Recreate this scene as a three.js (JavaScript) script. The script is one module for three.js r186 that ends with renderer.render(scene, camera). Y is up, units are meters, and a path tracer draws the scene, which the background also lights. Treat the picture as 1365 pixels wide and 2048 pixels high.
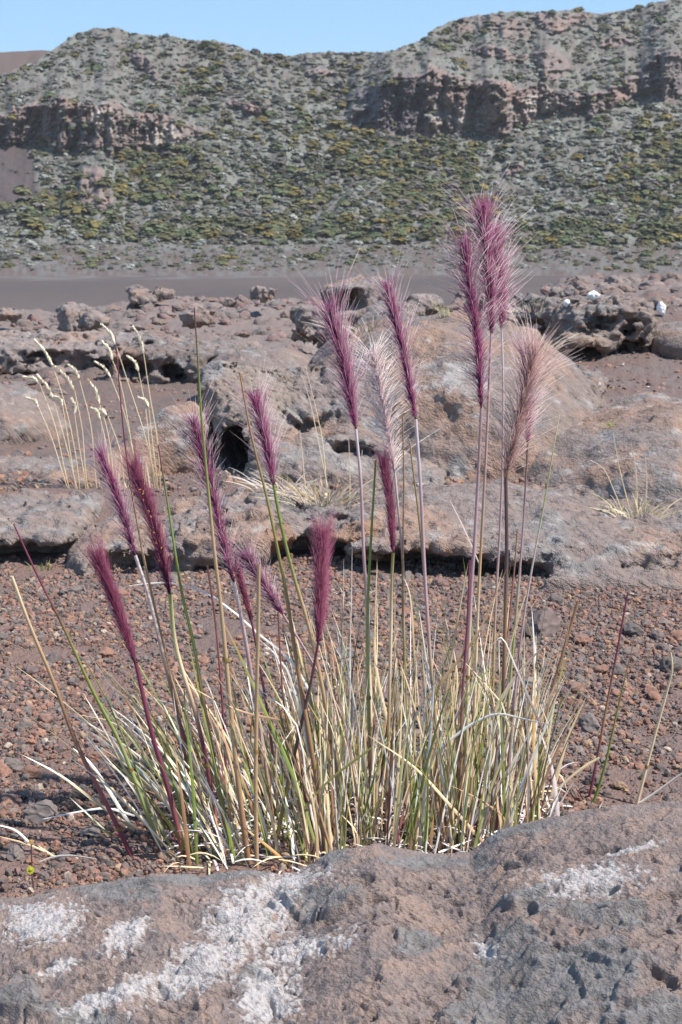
import * as THREE from 'three';
import { mergeGeometries } from 'three/addons/utils/BufferGeometryUtils.js';

// ---------- camera, sky, sun ----------
const scene = new THREE.Scene();
const EYE = 0.9, F = 2813, HOR = 500;                       // eye height in metres, focal length and horizon row in photo pixels
const PITCH = Math.atan((1024 - HOR) / F);
const camera = new THREE.PerspectiveCamera(2 * Math.atan(1024 / F) * 180 / Math.PI, 682 / 1024, 0.05, 5000);
camera.position.set(0, EYE, 0);
camera.rotation.x = -PITCH;
camera.focus = 2.15; camera.userData.fStop = 19;
camera.updateMatrixWorld();
const renderer = new THREE.WebGLRenderer({ antialias: true });
renderer.toneMapping = THREE.LinearToneMapping;
renderer.toneMappingExposure = 1.66;
renderer.shadowMap.enabled = true;

const SUN = new THREE.Vector3(0.52, 0.84, 0.14).normalize();
{
  const W = 512, H = 256, data = new Float32Array(W * H * 4);
  for (let j = 0; j < H; j++) {
    const up = ((j + 0.5) / H - 0.5) * Math.PI, y = Math.sin(up);
    const k = Math.pow(1 - Math.max(0, y), 4.5), zen = [0.125, 0.25, 0.47], hor = [0.385, 0.6, 0.76];
    for (let i = 0; i < W; i++) {
      const o = (j * W + i) * 4;
      const g = y < 0 ? [0.2, 0.18, 0.17] : [0, 1, 2].map((c) => zen[c] + (hor[c] - zen[c]) * k);
      data[o] = g[0]; data[o + 1] = g[1]; data[o + 2] = g[2]; data[o + 3] = 1;
    }
  }
  const sky = new THREE.DataTexture(data, W, H, THREE.RGBAFormat, THREE.FloatType);
  sky.mapping = THREE.EquirectangularReflectionMapping; sky.magFilter = THREE.LinearFilter; sky.needsUpdate = true;
  scene.background = sky; scene.environment = sky;
}
const sun = new THREE.DirectionalLight(new THREE.Color(1, 0.955, 0.89), 4.4);
sun.position.copy(SUN).multiplyScalar(60); sun.target.position.set(0, 0, -5);
sun.castShadow = true; sun.shadow.mapSize.set(4096, 4096);
Object.assign(sun.shadow.camera, { left: -20, right: 20, top: 20, bottom: -20, near: 1, far: 140 });
scene.add(sun, sun.target);
scene.fog = new THREE.FogExp2(new THREE.Color(0.7, 0.71, 0.73), 0.00006);

// ---------- helpers ----------
function rng(seed) { let s = seed | 0; return () => { s = (s + 0x6d2b79f5) | 0; let t = Math.imul(s ^ (s >>> 15), 1 | s); t = (t + Math.imul(t ^ (t >>> 7), 61 | t)) ^ t; return ((t ^ (t >>> 14)) >>> 0) / 4294967296; }; }
const PERM = new Uint8Array(512), GX = new Float32Array(256), GY = new Float32Array(256), GZ = new Float32Array(256);
{
  const r = rng(77), p = Array.from({ length: 256 }, (_, i) => i);
  for (let i = 255; i > 0; i--) { const j = Math.floor(r() * (i + 1)); [p[i], p[j]] = [p[j], p[i]]; }
  for (let i = 0; i < 512; i++) PERM[i] = p[i & 255];
  for (let i = 0; i < 256; i++) { const z = r() * 2 - 1, a = r() * 6.2832, s = Math.sqrt(1 - z * z); GX[i] = s * Math.cos(a); GY[i] = s * Math.sin(a); GZ[i] = z; }
}
function noise(x, y, z) {                                      // gradient noise, about -1 .. 1
  const X = Math.floor(x), Y = Math.floor(y), Z = Math.floor(z); x -= X; y -= Y; z -= Z;
  const u = x * x * x * (x * (x * 6 - 15) + 10), v = y * y * y * (y * (y * 6 - 15) + 10), w = z * z * z * (z * (z * 6 - 15) + 10);
  const a = X & 255, b = Y & 255, c = Z & 255, a1 = (a + 1) & 255, b1 = (b + 1) & 255, c1 = (c + 1) & 255;
  const A = PERM[a], B = PERM[a1], AA = PERM[A + b], AB = PERM[A + b1], BA = PERM[B + b], BB = PERM[B + b1];
  const g = (h, dx, dy, dz) => GX[h] * dx + GY[h] * dy + GZ[h] * dz;
  const n000 = g(PERM[AA + c], x, y, z), n100 = g(PERM[BA + c], x - 1, y, z), n010 = g(PERM[AB + c], x, y - 1, z), n110 = g(PERM[BB + c], x - 1, y - 1, z);
  const n001 = g(PERM[AA + c1], x, y, z - 1), n101 = g(PERM[BA + c1], x - 1, y, z - 1), n011 = g(PERM[AB + c1], x, y - 1, z - 1), n111 = g(PERM[BB + c1], x - 1, y - 1, z - 1);
  const p0 = n000 + u * (n100 - n000), p1 = n010 + u * (n110 - n010), p2 = n001 + u * (n101 - n001), p3 = n011 + u * (n111 - n011);
  const q0 = p0 + v * (p1 - p0), q1 = p2 + v * (p3 - p2);
  return 1.5 * (q0 + w * (q1 - q0));
}
function fbm(x, y, z, oct = 4, gain = 0.5) { let s = 0, a = 1, n = 0; for (let i = 0; i < oct; i++) { s += a * noise(x, y, z); n += a; a *= gain; x = x * 2.03 + 17.1; y = y * 2.03 - 5.3; z = z * 2.03 + 9.7; } return s / n; }
function ridged(x, y, z, oct = 4) { let s = 0, a = 1, n = 0; for (let i = 0; i < oct; i++) { { const v = noise(x, y, z); s += a * (1 - 2 * Math.sqrt(v * v + 0.012)); }; n += a; a *= 0.5; x = x * 2.1 + 3.1; y = y * 2.1 + 7.7; z = z * 2.1 - 4.2; } return s / n; }
function hash3(i, j, k) { let h = Math.imul(i, 374761393) ^ Math.imul(j, 668265263) ^ Math.imul(k, 2147483647 ^ 1274126177); h = Math.imul(h ^ (h >>> 13), 1274126177); return (h ^ (h >>> 16)) >>> 0; }
const W2 = { f1: 0, f2: 0, id: 0 };
function worley(x, y, z) {                                     // distances to the nearest two jittered points (points kept to half a cell, 8 cells looked at)
  const X = Math.floor(x - 0.5), Y = Math.floor(y - 0.5), Z = Math.floor(z - 0.5); let f1 = 9, f2 = 9, id = 0;
  for (let i = 0; i < 2; i++) for (let j = 0; j < 2; j++) for (let k = 0; k < 2; k++) {
    const h = hash3(X + i, Y + j, Z + k), dx = X + i + 0.22 + 0.56 * (h & 1023) / 1023 - x, dy = Y + j + 0.22 + 0.56 * ((h >>> 10) & 1023) / 1023 - y, dz = Z + k + 0.22 + 0.56 * ((h >>> 20) & 1023) / 1023 - z;
    const d = dx * dx + dy * dy + dz * dz; if (d < f1) { f2 = f1; f1 = d; id = h; } else if (d < f2) f2 = d;
  }
  W2.f1 = Math.sqrt(f1); W2.f2 = Math.sqrt(f2); W2.id = ((id >>> 5) & 255) / 255; return W2;
}
const clamp = (x, a = 0, b = 1) => Math.min(b, Math.max(a, x)), lerp = (a, b, t) => a + (b - a) * t;
const sstep = (a, b, x) => { const t = clamp((x - a) / (b - a)); return t * t * (3 - 2 * t); };
const smin = (a, b, k) => { const h = clamp(0.5 + 0.5 * (b - a) / k); return b + (a - b) * h - k * h * (1 - h); };
const smax = (a, b, k) => -smin(-a, -b, k);
function curve(pts) { return (x) => { if (x <= pts[0][0]) return pts[0][1]; for (let i = 1; i < pts.length; i++) if (x < pts[i][0]) return lerp(pts[i - 1][1], pts[i][1], (x - pts[i - 1][0]) / (pts[i][0] - pts[i - 1][0])); return pts[pts.length - 1][1]; }; }
// a place in the valley from a sighting (photo column, photo row) and a distance ahead of the lens in metres; and back
const CP = Math.cos(PITCH), SP = Math.sin(PITCH);
function at(px, py, d) { const a = (px - 682.5) / F, b = (1024 - py) / F, y = b * CP - SP, z = b * SP + CP, k = d / z; return new THREE.Vector3(a * k, EYE + y * k, -d); }
function sight(x, y, z) { const dy = y - EYE, f = -z * CP - dy * SP, u = dy * CP - z * SP; return [682.5 + F * x / f, 1024 - F * u / f]; }
const px2x = (px, d) => at(px, 1024, d).x;
const mixc = (a, b, t) => [a[0] + (b[0] - a[0]) * t, a[1] + (b[1] - a[1]) * t, a[2] + (b[2] - a[2]) * t];
const mulc = (a, k) => [a[0] * k, a[1] * k, a[2] * k];

const used = {};
function numbered(n) { if (!(n in used)) { used[n] = 0; return n; } return n + '_' + String(++used[n]).padStart(3, '0'); }
function tag(o, label, category, group, kind) { if (label) o.userData.label = label; if (category) o.userData.category = category; if (group) o.userData.group = group; if (kind) o.userData.kind = kind; return o; }
function mesh(name, geometry, material, parent = scene) { const m = new THREE.Mesh(geometry, material); m.name = parent === scene ? numbered(name) : name; m.castShadow = m.receiveShadow = true; parent.add(m); return m; }
function thing(name, label, category, pos = [0, 0, 0], group) { const o = new THREE.Group(); o.name = numbered(name); o.position.set(...pos); scene.add(o); return tag(o, label, category, group); }

class MB {                                                     // collects coloured triangles for one mesh
  constructor() { this.p = []; this.c = []; this.n = []; this.i = []; }
  vert(x, y, z, c, nx, ny, nz) { this.p.push(x, y, z); this.c.push(c[0], c[1], c[2]); if (nx !== undefined) this.n.push(nx, ny, nz); return this.p.length / 3 - 1; }
  tri(a, b, c) { this.i.push(a, b, c); }
  quad(a, b, c, d) { this.i.push(a, b, c, a, c, d); }
  geo(origin) {
    const g = new THREE.BufferGeometry(), p = new Float32Array(this.p);
    if (origin) for (let i = 0; i < p.length; i += 3) { p[i] -= origin[0]; p[i + 1] -= origin[1]; p[i + 2] -= origin[2]; }
    g.setAttribute('position', new THREE.BufferAttribute(p, 3)); g.setAttribute('color', new THREE.BufferAttribute(new Float32Array(this.c), 3)); g.setIndex(this.i);
    if (this.n.length) g.setAttribute('normal', new THREE.BufferAttribute(new Float32Array(this.n), 3)); else g.computeVertexNormals();
    return g;
  }
}
// fine relief shared by all rock: grain and small pores
function grainTexture(size, f) { const d = new Uint8Array(size * size * 4); for (let j = 0; j < size; j++) for (let i = 0; i < size; i++) { const v = clamp(f(i / size, j / size)) * 255, o = (j * size + i) * 4; d[o] = d[o + 1] = d[o + 2] = v; d[o + 3] = 255; } const t = new THREE.DataTexture(d, size, size); t.wrapS = t.wrapT = THREE.RepeatWrapping; t.magFilter = THREE.LinearFilter; t.needsUpdate = true; return t; }
const tor = (u, v, n, s) => {                                  // gradient noise that repeats after n cells both ways
  const x = u * n, y = v * n, X = Math.floor(x), Y = Math.floor(y), fx = x - X, fy = y - Y, p = fx * fx * fx * (fx * (fx * 6 - 15) + 10), q = fy * fy * fy * (fy * (fy * 6 - 15) + 10);
  const g = (i, j) => { const h = PERM[(PERM[((X + i) % n) & 255] + ((Y + j) % n) + s) & 255] * 0.0245437; return Math.cos(h) * (fx - i) + Math.sin(h) * (fy - j); };
  return 1.4 * lerp(lerp(g(0, 0), g(1, 0), p), lerp(g(0, 1), g(1, 1), p), q);
};
const grain = grainTexture(512, (u, v) => 0.5 + 0.26 * tor(u, v, 11, 5) + 0.24 * tor(u, v, 24, 3) + 0.2 * tor(u, v, 60, 9) + 0.1 * tor(u, v, 130, 31));
const rockMat = new THREE.MeshStandardMaterial({ vertexColors: true, roughness: 0.93, bumpMap: grain, bumpScale: 0.010 });
const nearMat = new THREE.MeshStandardMaterial({ vertexColors: true, roughness: 0.9, bumpMap: grain.clone(), bumpScale: 0.0034 });
const farMat = new THREE.MeshStandardMaterial({ vertexColors: true, roughness: 0.97 });
function boxUV(g, scale) {
  const p = g.attributes.position, uv = new Float32Array(p.count * 2);
  for (let i = 0; i < p.count; i++) {
    const x = p.getX(i), y = p.getY(i), z = p.getZ(i); uv[2 * i] = (x * 0.9 + y * 0.35) / scale; uv[2 * i + 1] = (z * 0.8 - y * 0.75) / scale;   // runs on over every face without a seam
  }
  g.setAttribute('uv', new THREE.BufferAttribute(uv, 2)); return g;
}
// closed surface of a signed distance field inside a box; `rough` is the same body without its detail, `band` how far the detail reaches
function surface(lo, hi, cell, rough, full, band, colour) {
  const nx = Math.ceil((hi[0] - lo[0]) / cell) + 1, ny = Math.ceil((hi[1] - lo[1]) / cell) + 1, nz = Math.ceil((hi[2] - lo[2]) / cell) + 1;
  const f = new Float32Array(nx * ny * nz), B = 4, half = cell * B * 0.87;
  for (let k0 = 0; k0 < nz; k0 += B) for (let j0 = 0; j0 < ny; j0 += B) for (let i0 = 0; i0 < nx; i0 += B) {
    const c = rough(lo[0] + (i0 + 1.5) * cell, lo[1] + (j0 + 1.5) * cell, lo[2] + (k0 + 1.5) * cell), skip = Math.abs(c) > band + half * 1.3;
    for (let k = k0; k < Math.min(nz, k0 + B); k++) for (let j = j0; j < Math.min(ny, j0 + B); j++) for (let i = i0; i < Math.min(nx, i0 + B); i++) {
      const edge = i === 0 || j === 0 || k === 0 || i === nx - 1 || j === ny - 1 || k === nz - 1;
      f[(k * ny + j) * nx + i] = edge ? cell : skip ? c : full(lo[0] + i * cell, lo[1] + j * cell, lo[2] + k * cell);
    }
  }
  const id = new Int32Array(nx * ny * nz).fill(-1), P = [], I = [], off = [0, 1, nx, nx + 1, nx * ny, nx * ny + 1, nx * ny + nx, nx * ny + nx + 1];
  const E = [[0, 1], [2, 3], [4, 5], [6, 7], [0, 2], [1, 3], [4, 6], [5, 7], [0, 4], [1, 5], [2, 6], [3, 7]];
  for (let k = 0; k < nz - 1; k++) for (let j = 0; j < ny - 1; j++) for (let i = 0; i < nx - 1; i++) {
    const o = (k * ny + j) * nx + i; let m = 0;
    for (let c = 0; c < 8; c++) if (f[o + off[c]] < 0) m |= 1 << c;
    if (m === 0 || m === 255) continue;
    let x = 0, y = 0, z = 0, n = 0;
    for (const [a, b] of E) {
      if (((m >> a) & 1) === ((m >> b) & 1)) continue;
      const va = f[o + off[a]], vb = f[o + off[b]], t = va / (va - vb);
      x += (a & 1) + ((b & 1) - (a & 1)) * t; y += ((a >> 1) & 1) + (((b >> 1) & 1) - ((a >> 1) & 1)) * t; z += (a >> 2) + ((b >> 2) - (a >> 2)) * t; n++;
    }
    id[o] = P.length / 3; P.push(lo[0] + (i + x / n) * cell, lo[1] + (j + y / n) * cell, lo[2] + (k + z / n) * cell);
  }
  const S = [1, nx, nx * ny];
  for (let k = 1; k < nz - 1; k++) for (let j = 1; j < ny - 1; j++) for (let i = 1; i < nx - 1; i++) {
    const o = (k * ny + j) * nx + i, s = f[o] < 0;
    for (let a = 0; a < 3; a++) {
      if (s === f[o + S[a]] < 0) continue;
      const b = S[(a + 1) % 3], c = S[(a + 2) % 3], q = [id[o], id[o - b], id[o - b - c], id[o - c]];
      if (Math.min(...q) < 0) continue;
      if (s) I.push(q[0], q[1], q[2], q[0], q[2], q[3]); else I.push(q[0], q[2], q[1], q[0], q[3], q[2]);
    }
  }
  const g = new THREE.BufferGeometry();
  g.setAttribute('position', new THREE.BufferAttribute(new Float32Array(P), 3)); g.setIndex(I); g.computeVertexNormals();
  const n = g.attributes.normal, C = new Float32Array(P.length);
  for (let v = 0; v < P.length; v += 3) { const c = colour(P[v], P[v + 1], P[v + 2], n.array[v], n.array[v + 1], n.array[v + 2]); C[v] = c[0]; C[v + 1] = c[1]; C[v + 2] = c[2]; }
  g.setAttribute('color', new THREE.BufferAttribute(C, 3));
  return g;
}
// ---------- the far side of the plain: rampart with cliffs and scrub ----------
const ridge = curve([[-260, 190], [-60, 172], [0, 150], [60, 130], [100, 105], [150, 68], [190, 57], [235, 55], [262, 66], [300, 70], [340, 72], [385, 80], [440, 84], [480, 92], [505, 104], [540, 107], [580, 112], [620, 105], [660, 103], [700, 107], [730, 104], [770, 104], [810, 92], [850, 76], [870, 58], [900, 42], [960, 29], [1030, 23], [1110, 23], [1140, 20], [1150, 15], [1160, 17], [1172, 23], [1200, 28], [1240, 22], [1290, 12], [1330, 0], [1400, -14], [1650, -60]]);
const foot = (px) => 545 + 7 * noise(px * 0.004, 3, 1) + 3 * noise(px * 0.02, 8, 1);
const ell = (px, py, cx, cy, rx, ry, ang = 0) => { const a = Math.cos(ang), b = Math.sin(ang), dx = px - cx, dy = py - cy, u = (dx * a + dy * b) / rx, v = (-dx * b + dy * a) / ry; return Math.sqrt(u * u + v * v); };
function cliffMask(px, py) {
  const wx = px + 26 * noise(px * 0.012, py * 0.022, 61), wy = py + 20 * noise(px * 0.013, py * 0.02, 71) + 7 * noise(px * 0.05, py * 0.05, 81); px = wx; py = wy;
  const wob = 0.42 * fbm(px * 0.018, py * 0.03, 4.2, 4, 0.6);
  const e = (cx, cy, rx, ry, a) => 1 - sstep(0.78, 1.05, ell(px, py, cx, cy, rx, ry, a) + wob);
  return Math.max(e(190, 255, 220, 52, 0.06), e(20, 250, 110, 34, 0), e(190, 375, 40, 46, 0.3) * 0.55, e(860, 205, 135, 66, 0.1), e(960, 215, 110, 55, -0.05), e(760, 235, 70, 30, -0.1), e(1060, 205, 120, 32, -0.12), e(1230, 190, 110, 26, -0.22), e(1335, 150, 62, 45, -0.3),
    e(985, 52, 85, 20, 0.02) * 0.4, e(1130, 38, 62, 12, -0.1) * 0.55, e(1105, 130, 40, 34, 0.6) * 0.5, e(1030, 340, 26, 20, -0.5) * 0.9, e(500, 215, 55, 14, 0.1) * 0.8, e(285, 130, 40, 14, 0.6) * 0.8, e(640, 145, 30, 10, -0.2) * 0.7, e(1010, 105, 60, 10, 0) * 0.7, e(1230, 85, 35, 12, 0) * 0.6);
}
const ribs = (px, py) => sstep(0.3, 0.6, ridged(px * 0.03, py * 0.06, 12.5, 4) - 0.08 + 0.4 * noise(px * 0.012, py * 0.02, 5)) * sstep(290, 150, py);   // ribs of bare rock high on the slope
const HX0 = -240, HX1 = 1640, HSX = 2.6, HSY = 1.9;
{
  const cols = Math.round((HX1 - HX0) / HSX) + 1, rows = 310, b = new MB();
  const depth = new Float32Array(cols * rows), rowY = new Float32Array(cols * rows);
  for (let i = 0; i < cols; i++) {
    const px = HX0 + i * HSX, f = foot(px) + 12, r = ridge(px) + 3.2 * noise(px * 0.05, 1, 6) + 2.4 * noise(px * 0.17, 1, 6) + 1.8 * noise(px * 0.4, 4, 6);
    let D = 585, ref = 585;
    for (let j = 0; j < rows; j++) {
      const t = j / (rows - 1), py = lerp(f, r, t), step = (f - r) / (rows - 1);
      const m = cliffMask(px, py), rate = py > 488 ? 1.5 : py > 300 ? 0.72 : 0.85;
      ref += step * rate; D += step * lerp(rate, 0.09, m); D += (ref - D) * (1 - m) * step * 0.016;
      let q = D;
      q += 26 * fbm(px * 0.0045, py * 0.004, 1.5, 3) * sstep(0, 0.3, t);
      q += 8 * ridged(px * 0.013, py * 0.009, 7.7, 3) * sstep(0.1, 0.35, t);
      q -= 2.8 * fbm(px * 0.05, py * 0.07, 2.2, 3);
      q -= 5 * ribs(px, py) + 6 * m;
      if (m > 0.02) q += m * (8 * noise(px * 0.045 + py * 0.012, py * 0.026, 5.1) + 6 * Math.abs(noise(px * 0.1 - py * 0.02, py * 0.05, 8.8)) + 3.2 * noise(px * 0.24, py * 0.11, 2.8) + 1.7 * (noise(px * 0.011 + 0.6 * noise(px * 0.03, py * 0.05, 2), py * 0.13, 3.3) + 0.5 * noise(px * 0.03, py * 0.3, 9.3)) + 5 * fbm(px * 0.05, py * 0.06, 17, 3) + 3.4 * noise(px * 0.3, py * 0.33, 6.4));
      depth[i * rows + j] = q; rowY[i * rows + j] = py;
    }
  }
  const soil = [0.105, 0.092, 0.08], grey = [0.155, 0.155, 0.13], rock = [0.18, 0.136, 0.122], rust = [0.225, 0.148, 0.122], pale = [0.31, 0.265, 0.235], dark = [0.105, 0.092, 0.1];
  for (let i = 0; i < cols; i++) for (let j = 0; j < rows; j++) {
    const px = HX0 + i * HSX, py = rowY[i * rows + j], p = at(px, py, depth[i * rows + j]), m = cliffMask(px, py), n1 = fbm(px * 0.03, py * 0.035, 20, 4), n2 = fbm(px * 0.11, py * 0.1, 30, 3);
    let c = mixc(soil, grey, sstep(-0.35, 0.35, n1 + 0.5 * n2));
    if (py > 478) c = mixc(c, mixc([0.098, 0.07, 0.058], [0.11, 0.1, 0.092], sstep(-0.2, 0.3, n1 + n2 * 0.7)), sstep(478, 505, py));
    c = mixc(c, [0.125, 0.092, 0.08], 0.35 * ribs(px, py));
    if (m > 0.02) {
      let k = mixc(rock, rust, sstep(-0.1, 0.4, fbm(px * 0.03, py * 0.012, 41, 3)));
      k = mixc(k, mulc(rock, 0.62), sstep(0, 0.5, fbm(px * 0.05, py * 0.09, 50, 3)));
      const w = Math.max(1 - ell(px, py, 325, 278, 50, 38), 1 - ell(px, py, 205, 245, 34, 45), 1 - ell(px, py, 940, 240, 60, 34), 1 - ell(px, py, 1075, 215, 60, 30), 1 - ell(px, py, 885, 225, 30, 40));
      k = mixc(k, pale, clamp(sstep(-0.15, 0.35, w + 0.7 * n2 - 0.25)));
      k = mixc(k, dark, 0.85 * sstep(0.35, -0.1, ell(px, py, 765, 215, 95, 70) - 0.9 + 0.5 * n1) + 0.6 * sstep(0.3, 0, ell(px, py, 1335, 150, 60, 55) - 0.8 + 0.4 * n1));
      c = mixc(c, k, sstep(0.15, 0.6, m));
    }
    const cone = ell(px, py, -20, 330, 105, 75, 0.55);        // bare cinder slope at the left
    c = mixc(c, [0.066, 0.049, 0.047], sstep(1.02, 0.92, cone + 0.1 * n1));
    b.vert(p.x, p.y, p.z, mulc(c, 1 + 0.22 * n2));
  }
  for (let i = 0; i < cols - 1; i++) for (let j = 0; j < rows - 1; j++) { const o = i * rows + j; b.quad(o, o + rows, o + rows + 1, o + 1); }
  // the far side of the ridge falls away
  const back = [];
  for (let i = 0; i < cols; i++) { const o = i * rows + rows - 1, p = b.p, x = p[o * 3], y = p[o * 3 + 1], z = p[o * 3 + 2]; back.push([b.vert(x * 1.06, y - 6, z * 1.06, soil), b.vert(x * 1.5, -12, z * 1.5, soil)]); }
  for (let i = 0; i < cols - 1; i++) { const o = i * rows + rows - 1; b.quad(o, o + rows, back[i + 1][0], back[i][0]); b.quad(back[i][0], back[i + 1][0], back[i + 1][1], back[i][1]); }
  tag(mesh('hills', b.geo(), farMat), 'scrub covered volcanic rampart with red brown cliff bands behind the dark plain', 'hills', null, 'structure');
  const get = (px, py) => { const i = clamp(Math.round((px - HX0) / HSX), 0, cols - 1), f = rowY[i * rows], r = rowY[i * rows + rows - 1], t = (f - py) / (f - r); if (t < 0 || t > 1) return null; return at(px, py, depth[i * rows + Math.round(t * (rows - 1))] - 0.3); };
  const cone = (px, py) => ell(px, py, -20, 330, 105, 75, 0.55) < 1;

  // scrub: clumps of small leaf faces
  const clump = (seed, n, flat) => { const r = rng(seed), g = new MB();
    for (let k = 0; k < n; k++) {
      const a = r() * 6.2832, h = Math.pow(r(), 0.7), rad = Math.sqrt(1 - h * h * 0.85) * (0.7 + 0.4 * r()), x = Math.cos(a) * rad, z = Math.sin(a) * rad, y = h * flat * (0.8 + 0.4 * r()), s = 0.2 + 0.26 * r(), t = 0.75 + 0.5 * r();
      const q = new THREE.Vector3(r() - 0.5, r() - 0.5, r() - 0.5).normalize(), w = new THREE.Vector3(x, y * 1.2 + 0.2, z).normalize(), u = q.clone().cross(w).normalize(), v = w.clone().cross(u).addScaledVector(w, 0.5 * (r() - 0.5));
      const c = [t, t, t], V = (su, sv) => g.vert(x + u.x * su + v.x * sv, y + u.y * su + v.y * sv, z + u.z * su + v.z * sv, c);
      const A = V(-s, -s * 0.6), B = V(s * 0.8, -s), C = V(s, s * 0.7), D = V(-s * 0.5, s); g.quad(A, B, C, D);
    } return g.geo(); };
  const kinds = [clump(5, 34, 0.85), clump(6, 30, 0.7), clump(7, 38, 1.0)];
  const R = rng(900), pal = { grey: [0.145, 0.148, 0.12], pale: [0.23, 0.23, 0.2], olive: [0.105, 0.1, 0.046], gold: [0.15, 0.118, 0.036], green: [0.08, 0.093, 0.043], dark: [0.07, 0.067, 0.053], brown: [0.12, 0.103, 0.088] };
  const olive = (px, py) => { const n = fbm(px * 0.02, py * 0.014, 60, 4, 0.6), g = (cx, cy, rx, ry, a = 0) => 1 - sstep(0.5, 1.25, ell(px, py, cx, cy, rx, ry, a));
    return Math.max(g(800, 320, 190, 70, 0.1), g(860, 400, 130, 80), g(1320, 380, 110, 150), g(340, 345, 130, 70, 0.4), g(150, 400, 150, 60) * 0.8, g(500, 462, 420, 26) * 1.1, g(1150, 470, 300, 40) * 0.8, g(390, 170, 60, 60, 0.8) * 0.8, g(620, 390, 160, 90) * 0.55, 0.22) * 1.05 + 0.95 * n - 0.08; };
  const list = [[], [], []], big = [];
  for (let k = 0; k < 22000; k++) {
    const px = -230 + 1860 * R(), py = lerp(ridge(px) + 2, foot(px) - 2, Math.pow(R(), 1.05)), a = R(), bR = R(), cR = R(), dR = R(), eR = R();
    const m = cliffMask(px, py), p = get(px, py); if (!p || (m > 0.3 && a < 0.84 || ribs(px, py) > 0.5 && a < 0.6) || cone(px, py) && a < 0.97) continue;
    if (py > 495 && a < 0.05 + 0.6 * sstep(515, 548, py)) continue;
    const o = olive(px, py), pc = clamp(0.5 + 0.75 * fbm(px * 0.035, py * 0.05, 88, 2) + (cR - 0.5) * 0.75); let c, s;
    if (bR < o) { c = pc < 0.32 ? pal.green : pc < 0.6 ? pal.olive : pc < 0.71 ? pal.gold : pc < 0.8 ? pal.dark : pal.brown; s = 0.95 + 3.9 * dR * dR * dR; }
    else { c = pc < 0.4 ? pal.grey : pc < 0.64 ? pal.pale : pc < 0.76 ? pal.brown : pc < 0.82 ? pal.dark : pal.olive; s = 0.7 + 2.4 * dR * dR * dR; }
    if (py > 490) s *= 0.65;
    if (py < 200) s *= 0.95;
    const rec = { p, s, c: mulc(c, 0.8 + 0.45 * eR), o: bR < o, px, py, turn: 6.28 * a };
    if (rec.o && s > 3.3 && px > 0 && px < 1365 && big.length < 110) big.push(rec); else list[k % 3].push(rec);
  }
  const leafMat = new THREE.MeshStandardMaterial({ vertexColors: true, roughness: 0.95 }), M = new THREE.Matrix4(), Q = new THREE.Quaternion(), E = new THREE.Euler();
  list.forEach((l, v) => {
    const im = new THREE.InstancedMesh(kinds[v], leafMat, l.length); im.name = numbered('hillside_scrub'); im.castShadow = im.receiveShadow = true;
    l.forEach((q, k) => { E.set(0, q.turn, 0); M.compose(q.p, Q.setFromEuler(E), new THREE.Vector3(q.s, q.s * 0.74, q.s)); im.setMatrixAt(k, M); im.setColorAt(k, new THREE.Color().setRGB(...q.c)); });
    scene.add(tag(im, ['grey and olive low scrub spread over the whole rampart slope', 'sparse dry scrub between the bushes on the rampart', 'leafy green scrub scattered over the rampart slope'][v], 'scrub', null, 'stuff'));
  });
  const mats = {}, first = {};
  const across = (x) => x < 160 ? 'at the left end of the rampart' : x < 330 ? 'above the dry grass' : x < 520 ? 'above the cave boulder' : x < 680 ? 'above the first tall plume' : x < 880 ? 'left of the tallest plumes' : x < 1060 ? 'behind the tallest plumes' : x < 1230 ? 'right of the tallest plumes' : 'at the right end of the rampart';
  const zone = (q) => (q.py < 200 ? 'high up ' : q.py < 320 ? 'below the cliffs ' : q.py < 420 ? 'midway up the slope ' : 'near the slope foot ') + across(q.px);
  big.sort((a, c) => a.px - c.px).forEach((q, k) => {
    const tone = q.c[1] > q.c[0] ? 'green' : q.c[0] > 0.115 ? 'yellow olive' : 'dark olive', v = k % 3;
    mats[tone] ??= new THREE.MeshStandardMaterial({ vertexColors: true, roughness: 0.95, color: new THREE.Color().setRGB(...(tone === 'green' ? [0.075, 0.095, 0.04] : tone === 'dark olive' ? [0.085, 0.076, 0.03] : [0.13, 0.096, 0.024])) });
    const m = mesh('shrub', kinds[v], mats[tone]); m.position.copy(q.p); m.rotation.y = q.turn; m.scale.set(q.s, q.s * 0.7, q.s);
    tag(m, `large ${tone} shrub ${zone(q)}`, 'shrub', `${tone} shrubs ${zone(q)}`);
  });
  // a farther red brown hill shows over the left shoulder
  const h = new MB(), N = 60, far = curve([[-300, 60], [-100, 98], [0, 104], [40, 103], [90, 100], [150, 112], [260, 160], [400, 240]]);
  for (let i = 0; i <= N; i++) for (let j = 0; j <= 20; j++) { const px = lerp(-300, 400, i / N), t = j / 20, py = lerp(420, far(px) + 1.5 * noise(px * 0.12, 2, 2), t), p = at(px, py, 1150 + 350 * t + 10 * noise(px * 0.03, py * 0.03, 5)); h.vert(p.x, p.y, p.z, mulc([0.1, 0.066, 0.055], 1 + 0.35 * fbm(px * 0.07, py * 0.09, 3, 3))); }
  for (let i = 0; i < N; i++) for (let j = 0; j < 20; j++) { const o = i * 21 + j; h.quad(o, o + 21, o + 22, o + 1); }
  tag(mesh('distant_hill', h.geo(), farMat), 'bare red brown hill showing over the left shoulder of the rampart', 'hill', null, 'structure');
}
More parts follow.
